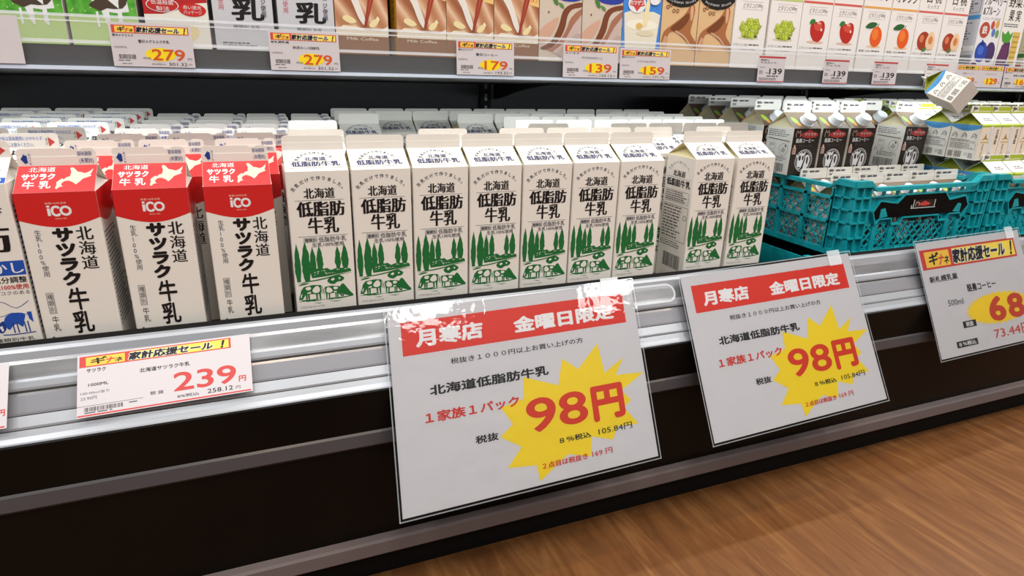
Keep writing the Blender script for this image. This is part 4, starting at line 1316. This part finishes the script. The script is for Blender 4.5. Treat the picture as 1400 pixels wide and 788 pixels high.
# ------------------------------------------------------------------ price tags and signs
def header(A, u0, v0, u1, v1, s=1.0):
    W_, H_ = u1 - u0, v1 - v0
    A.rect(u0, v0, u1, v1, TREDI, 1)
    a = u0 + W_ * 0.04; b2 = u0 + W_ * 0.285
    A.rect(a, v0 + H_ * .1, b2, v1 - H_ * .12, ink('f0c64a'), 2)
    c = u0 + W_ * 0.32
    A.rect(c, v0 + H_ * .1, u0 + W_ * 0.985, v1 - H_ * .1, ink('f5dc5a'), 2)
    A.text('ギ', u0 + W_ * .065, v0 + H_ * .2, u0 + W_ * .16, v0 + H_ * .82, K, 4, bold=.03, shear=.25)
    A.text('ナ', u0 + W_ * .158, v0 + H_ * .16, u0 + W_ * .215, v0 + H_ * .70, TREDI, 4, bold=.03, shear=.25)
    A.text('ネ', u0 + W_ * .218, v0 + H_ * .18, u0 + W_ * .268, v0 + H_ * .58, K, 4, bold=.03, shear=.25)
    A.text('家計応援セール', u0 + W_ * .30, v0 + H_ * .08, u0 + W_ * .875, v0 + H_ * .90, WHT, 3, bold=.085, shear=.18)
    A.text('家計応援セール', u0 + W_ * .305, v0 + H_ * .12, u0 + W_ * .87, v0 + H_ * .86, K, 4, bold=.045, shear=.18)
    A.text('！', u0 + W_ * .925, v0 + H_ * .12, u0 + W_ * .945, v0 + H_ * .86, K, 4, bold=.045, shear=.25)


def sheet(name, label, cat, TL, down, right, w, h, art, paper, group=None, film=None, curve=0.0, thick=0.0006):
    """a sheet hanging from TL; right and down are unit vectors; art in 0..1 coordinates"""
    t = thing(name, label, cat, TL, (0, 0, 0), group)
    R = Vector(right).normalized(); D = Vector(down).normalized(); N = R.cross(-D).normalized()

    def wp(u, v, e):   # v measured up from the bottom edge, in metres
        s = h - v
        bow = curve * math.sin(math.pi * min(1, s / h)) if curve else 0
        return R * u + D * s + N * (e + bow)
    mb = MB(); n = 12 if curve else 1
    vs = []; fs = []
    for e in (0, -thick):
        for i in range(n + 1):
            vs += [wp(0, h * i / n, e), wp(w, h * i / n, e)]
    m0 = 2 * (n + 1)
    for i in range(n):
        fs.append((2 * i, 2 * i + 1, 2 * i + 3, 2 * i + 2)); fs.append((m0 + 2 * i + 2, m0 + 2 * i + 3, m0 + 2 * i + 1, m0 + 2 * i))
        fs.append((2 * i, 2 * i + 2, m0 + 2 * i + 2, m0 + 2 * i)); fs.append((2 * i + 1, m0 + 2 * i + 1, m0 + 2 * i + 3, 2 * i + 3))
    fs += [(0, m0, m0 + 1, 1), (2 * n, 2 * n + 1, m0 + 2 * n + 1, m0 + 2 * n)]
    mb.add(vs, fs, paper)
    art(Art(mb, (0, 0, 0), R, -D, w, h, 0.00007, warp=wp))
    mb.build('paper', t)
    if film:
        mb = MB(); vs = []; fs = []; n2 = 14; g = 0.004
        for i in range(n2 + 1):
            vs += [wp(-g, -g + (h + 2 * g) * i / n2, 0.0008), wp(w + g, -g + (h + 2 * g) * i / n2, 0.0008)]
            if i: fs.append((2 * i - 2, 2 * i - 1, 2 * i + 1, 2 * i))
        mb.add(vs, fs, film); mb.build('laminate', t)
        mb = MB(); A = Art(mb, (0, 0, 0), R, -D, 1, 1, 0.0004, warp=wp)
        for a in ((-g, -g, w + g, -g + .0014), (-g, h + g - .0014, w + g, h + g), (-g, -g, -g + .0014, h + g), (w + g - .0014, -g, w + g, h + g)):
            A.rect(*a, CLEAR_EDGE, 1)
        mb.build('laminate_edge', t)
        mb = MB(); A = Art(mb, (0, 0, 0), R, -D, 1, 1, 0.0005, warp=wp)
        A.rect(w * .86, h * .93, w * .94, h + .008, CLEAR_EDGE, 3)
        mb.build('tape', t)
    return t


STAR = [(0.808, 0.671), (0.821, 0.503), (0.912, 0.569), (0.868, 0.48), (0.994, 0.467), (0.883, 0.391), (0.919, 0.329), (0.882, 0.298), (0.935, 0.196), (0.844, 0.204), (0.814, 0.142),
        (0.73, 0.181), (0.713, 0.082), (0.622, 0.12), (0.502, 0.019), (0.493, 0.102), (0.384, 0.12), (0.445, 0.208), (0.369, 0.278), (0.422, 0.33), (0.384, 0.423), (0.476, 0.449),
        (0.483, 0.559), (0.62, 0.483), (0.65, 0.62), (0.711, 0.549)]


def sale_art(A):
    A.rect(.045, .764, .951, .936, ink('d8321f'), 1)
    A.text('月寒店', .094, .798, .348, .891, WHT, 2, bold=.045); A.text('金曜日限定', .469, .796, .900, .884, WHT, 2, bold=.045)
    A.text('税抜き１０００円以上お買い上げの方', .214, .688, .748, .718, K, 2, bold=.012)
    A.poly(STAR, YEL, 1)
    A.text('北海道低脂肪牛乳', .129, .547, .588, .600, K, 2, bold=.035)
    A.text('１家族１パック', .104, .415, .457, .470, ink('cc2f22'), 2, bold=.03)
    A.text('9', .478, .262, .598, .438, ink('d23a1c'), 3, bold=.018); A.text('8', .608, .264, .728, .436, ink('d23a1c'), 3, bold=.018); A.text('円', .748, .250, .888, .440, ink('d23a1c'), 3, bold=.045)
    A.text('税抜', .276, .268, .363, .308, K, 2, bold=.03); A.text('８％税込', .595, .180, .726, .211, K, 3, bold=.025); A.text('105.84円', .759, .180, .906, .215, K, 3, bold=.006)
    A.text('２点目は税抜き', .516, .073, .701, .104, ink('c8301f'), 3, bold=.025); A.text('169 円', .720, .075, .806, .106, ink('c8301f'), 3, bold=.01)


def hang(TL, TRx, BL):
    TL, BL = Vector(TL), Vector(BL)
    right = Vector((TRx[0], TRx[1], TRx[2])) - TL
    return TL, BL - TL, right


G = 0.0
for TL, TR, BL, lab in (((0.1006, -0.030, 0.0223), (0.4438, -0.030, 0.0282), (0.0861, -0.149, -0.1857), 'large white laminated 98 yen milk sign hanging from the rail, left one'),
                        ((0.5285, -0.030, 0.0254), (0.8589, -0.030, 0.0348), (0.5198, -0.151, -0.1796), 'large white laminated 98 yen milk sign hanging from the rail, right one')):
    a, dn, rtv = hang(TL, TR, BL)
    a = a + Vector((0, -0.003, 0.0015))
    sheet('sale_sign', lab, 'sign', a, dn, rtv, rtv.length, dn.length, sale_art, SIGN, 'laminated 98 yen signs', FILM)


def spiky(cu, cv, ru, rv, n, k=.86):
    return [(cu + ru * (1 if i % 2 else k) * math.cos(2 * math.pi * i / n), cv + rv * (1 if i % 2 else k) * math.sin(2 * math.pi * i / n)) for i in range(n)]


def price68_art(A):
    header(A, .02, .760, .934, .934)
    A.text('新札幌乳業', .055, .645, .312, .700, K, 2, bold=.02); A.text('酪農コーヒー', .374, .516, .652, .585, K, 2, bold=.02)
    A.text('500ml', .169, .425, .312, .478, GREY, 2, bold=.01)
    A.poly(spiky(.635, .335, .335, .145, 72), ink('f0cf2a'), 1)
    A.text('6', .527, .218, .690, .440, ink('c9482f'), 3, bold=.04); A.text('8', .715, .215, .880, .437, ink('c9482f'), 3, bold=.04)
    A.text('円', .90, .215, .965, .30, ink('c9482f'), 3, bold=.02)
    A.rect(.259, .217, .382, .274, ink('2b2a26'), 1); A.text('税抜', .285, .225, .355, .267, WHT, 2, bold=.02)
    A.text('73.44円', .523, .067, .90, .159, ink('c9482f'), 2, bold=.004)
    A.rect(.161, .062, .357, .116, ink('2b2a26'), 1); A.text('８％税込', .18, .070, .34, .108, WHT, 2, bold=.02)


a, dn, rtv = hang((1.015, -0.030, 0.039), (1.29, -0.030, 0.0455), (1.020, -0.115, -0.145))
a = a + Vector((0, -0.003, 0.0015))
sheet('price_sign', 'white laminated 68 yen coffee price sign hanging below the teal crates', 'sign', a, dn, rtv, rtv.length, dn.length, price68_art, SIGN, None, FILM)


def tag239_art(A):
    header(A, .011, .794, .881, .972)
    A.text('サツラク', .05, .705, .154, .768, K, 2, bold=.012); A.text('1000ML', .059, .480, .168, .528, K, 2, bold=.01)
    A.text('100.00ml当り', .018, .355, .173, .402, GREY, 2); A.text('23.90円', .019, .268, .105, .322, GREY, 2)
    A.bars(.038, .084, .249, .150, 30, K); A.micro(.04, .05, .24, .08, 1, GREY); A.rect(0, .170, .358, .176, GREY); A.micro(.28, .12, .34, .15, 1, GREY)
    A.text('北海道サツラク牛乳', .341, .588, .630, .660, K, 2, bold=.012)
    A.text('税 抜', .397, .193, .474, .252, GREY, 2, bold=.01)
    A.text('239', .531, .190, .904, .500, TREDI, 2, bold=.016); A.text('円', .918, .191, .963, .292, TREDI, 2, bold=.03)
    A.text('8%税込', .55, .077, .677, .130, GREY, 2, bold=.01); A.text('258.12', .727, .077, .880, .150, K, 2, bold=.004); A.text('円', .897, .075, .925, .128, GREY, 2)
    A.rect(.003, .015, .990, .038, TREDI, 1)


a, dn, rtv = hang((-0.2193, -0.030, 0.0118), (-0.0546, -0.030, 0.0146), (-0.2210, -0.067, -0.0415))
off = Vector((0, -0.0045, 0.003))
sheet('price_tag', 'white 239 yen price tag on the aluminium rail below the red-topped milk', 'price tag', a + off, dn, rtv, rtv.length, dn.length, tag239_art, TAGP, 'price tags on the rail')


def tagleft_art(A):
    A.text('円', .955, .19, .99, .29, TREDI, 2, bold=.03); A.rect(.003, .015, .99, .038, TREDI, 1); header(A, .011, .794, .881, .972)
    A.text('258', .56, .19, .93, .50, TREDI, 2, bold=.03)


sheet('price_tag', 'white price tag on the rail cut off by the left picture edge', 'price tag', Vector((-0.4400, -0.030, 0.0104)) + off, dn, rtv, 0.163, dn.length, tagleft_art, TAGP, 'price tags on the rail')


def tag_art(price, tax, name, maker, scale=1.0, ml='1000ML'):
    def f(A):
        header(A, .03, .755, .965, .935)
        A.text(maker, .03, .680, .28, .735, K, 2, bold=.01); A.text(name, .33, .545, .71, .620, K, 2, bold=.01)
        A.text(ml, .03, .415, .19, .460, GREY, 2)
        A.bars(.07, .17, .28, .275, 22, K); A.micro(.06, .12, .28, .155, 1, GREY); A.micro(.1, .05, .26, .08, 1, GREY)
        A.ellipse(.585, .29, .19, .155, ink('f0d522'), 1, 28)
        A.text(price, .475, .155, .885, .415, ORG, 3, bold=.014); A.text('円', .915, .165, .965, .225, GREY, 2)
        A.text('税抜', .36, .175, .46, .225, GREY, 2); A.text('8%税込', .46, .045, .63, .090, GREY, 2); A.text(tax, .67, .035, .90, .110, K, 2); A.text('円', .92, .045, .96, .09, GREY, 2)
    return f


def tag_small(name):
    def f(A):
        A.rect(0, .90, 1, .965, ink('b83a3a'), 1); A.rect(0, .015, 1, .045, ink('b83a3a'), 1)
        A.text('果実味わい', .06, .80, .40, .86, K, 2, bold=.01); A.text(name, .06, .70, .66, .77, K, 2, bold=.01)
        A.text('1000ML', .05, .53, .26, .57, GREY, 2); A.text('139', .42, .30, .90, .52, K, 3, bold=.015); A.text('税抜', .28, .32, .40, .37, GREY, 2)
        A.micro(.05, .30, .22, .44, 3, GREY); A.micro(.34, .19, .95, .27, 1, GREY); A.micro(.05, .07, .95, .17, 2, GREY)
    return f


def tag_double(A):
    for k in (0, 1):
        s = .5 * k
        A.rect(.02 + s, .76, .49 + s, .95, TREDI, 1); A.rect(.03 + s, .78, .15 + s, .93, ink('f0c64a'), 2); A.rect(.16 + s, .78, .48 + s, .93, ink('f5dc5a'), 2)
        A.text('ギナネ', .035 + s, .80, .145 + s, .90, K, 3, bold=.03, shear=.2); A.text('家計応援セール', .17 + s, .79, .465 + s, .92, K, 3, bold=.04, shear=.1)
        A.text('フルーツミックス' if k else '野菜ジュース', .14 + s, .57, .36 + s, .63, GREY, 2); A.ellipse(.24 + s, .28, .13, .16, ink('f0d522'), 1, 24)
        A.text('129', .17 + s, .15, .40 + s, .42, ORG, 3, bold=.03); A.text('円', .42 + s, .18, .46 + s, .24, GREY, 2)


YT = 0.1035
for x0, x1, z1, art, lab, grp in (
        (-0.345, -0.2475, .3515, lambda A: None, 'blank white card in the shelf guard at the left picture edge', 'price tags on the upper shelf guard'),
        (-0.165, -0.083, .350, tag_art('279', '301.32', '雪印メグミルク牛乳', '雪印メグミルク'), '279 yen tag on the shelf guard below the red and cream carton', 'price tags on the upper shelf guard'),
        (0.0, 0.082, .3490, tag_art('279', '301.32', '新札幌 おいしい北海道牛乳', '新札幌乳業'), '279 yen tag on the shelf guard below the silver-grey milk cartons', 'price tags on the upper shelf guard'),
        (0.235, 0.318, .3485, tag_art('179', '193.32', '雪印コーヒー', '雪印メグミルク'), '179 yen tag on the shelf guard below the milk coffee cartons', 'price tags on the upper shelf guard'),
        (0.394, 0.484, .3500, tag_art('139', '150.12', 'サツラクミルクティーＬ', 'サツラク'), '139 yen tag on the shelf guard below the milk tea cartons', 'price tags on the upper shelf guard'),
        (0.488, 0.577, .3465, tag_art('159', '171.72', 'ソフトカツゲン', '雪印メグミルク'), '159 yen tag on the shelf guard below the blue milk drink carton', 'price tags on the upper shelf guard'),
        (0.749, 0.805, .3450, tag_small('マスカット'), 'narrow red-edged 139 yen tag on the guard below the grape juice', 'narrow red-edged price tags'),
        (0.892, 0.949, .3440, tag_small('アップル'), 'narrow red-edged 139 yen tag on the guard below the apple juice', 'narrow red-edged price tags'),
        (1.010, 1.069, .3440, tag_small('オレンジ'), 'narrow red-edged 139 yen tag on the guard below the orange juice', 'narrow red-edged price tags'),
        (1.144, 1.204, .3440, tag_small('白桃ミックス'), 'narrow red-edged tag below the peach juice, partly behind the tilted carton', 'narrow red-edged price tags'),
        (1.229, 1.366, .3450, tag_double, 'wide double 129 yen tag on the guard below the blueberry juice', 'price tags on the upper shelf guard'),
        (1.370, 1.460, .3445, tag_art('169', '182.52', '野菜と果実', '雪印メグミルク'), '169 yen tag on the guard at the right picture edge', 'price tags on the upper shelf guard')):
    sheet('price_tag', lab, 'price tag', (x0, YT, z1), (0, -0.02, -1), (1, 0, 0), x1 - x0, z1 - 0.3035, art, TAGP, grp)
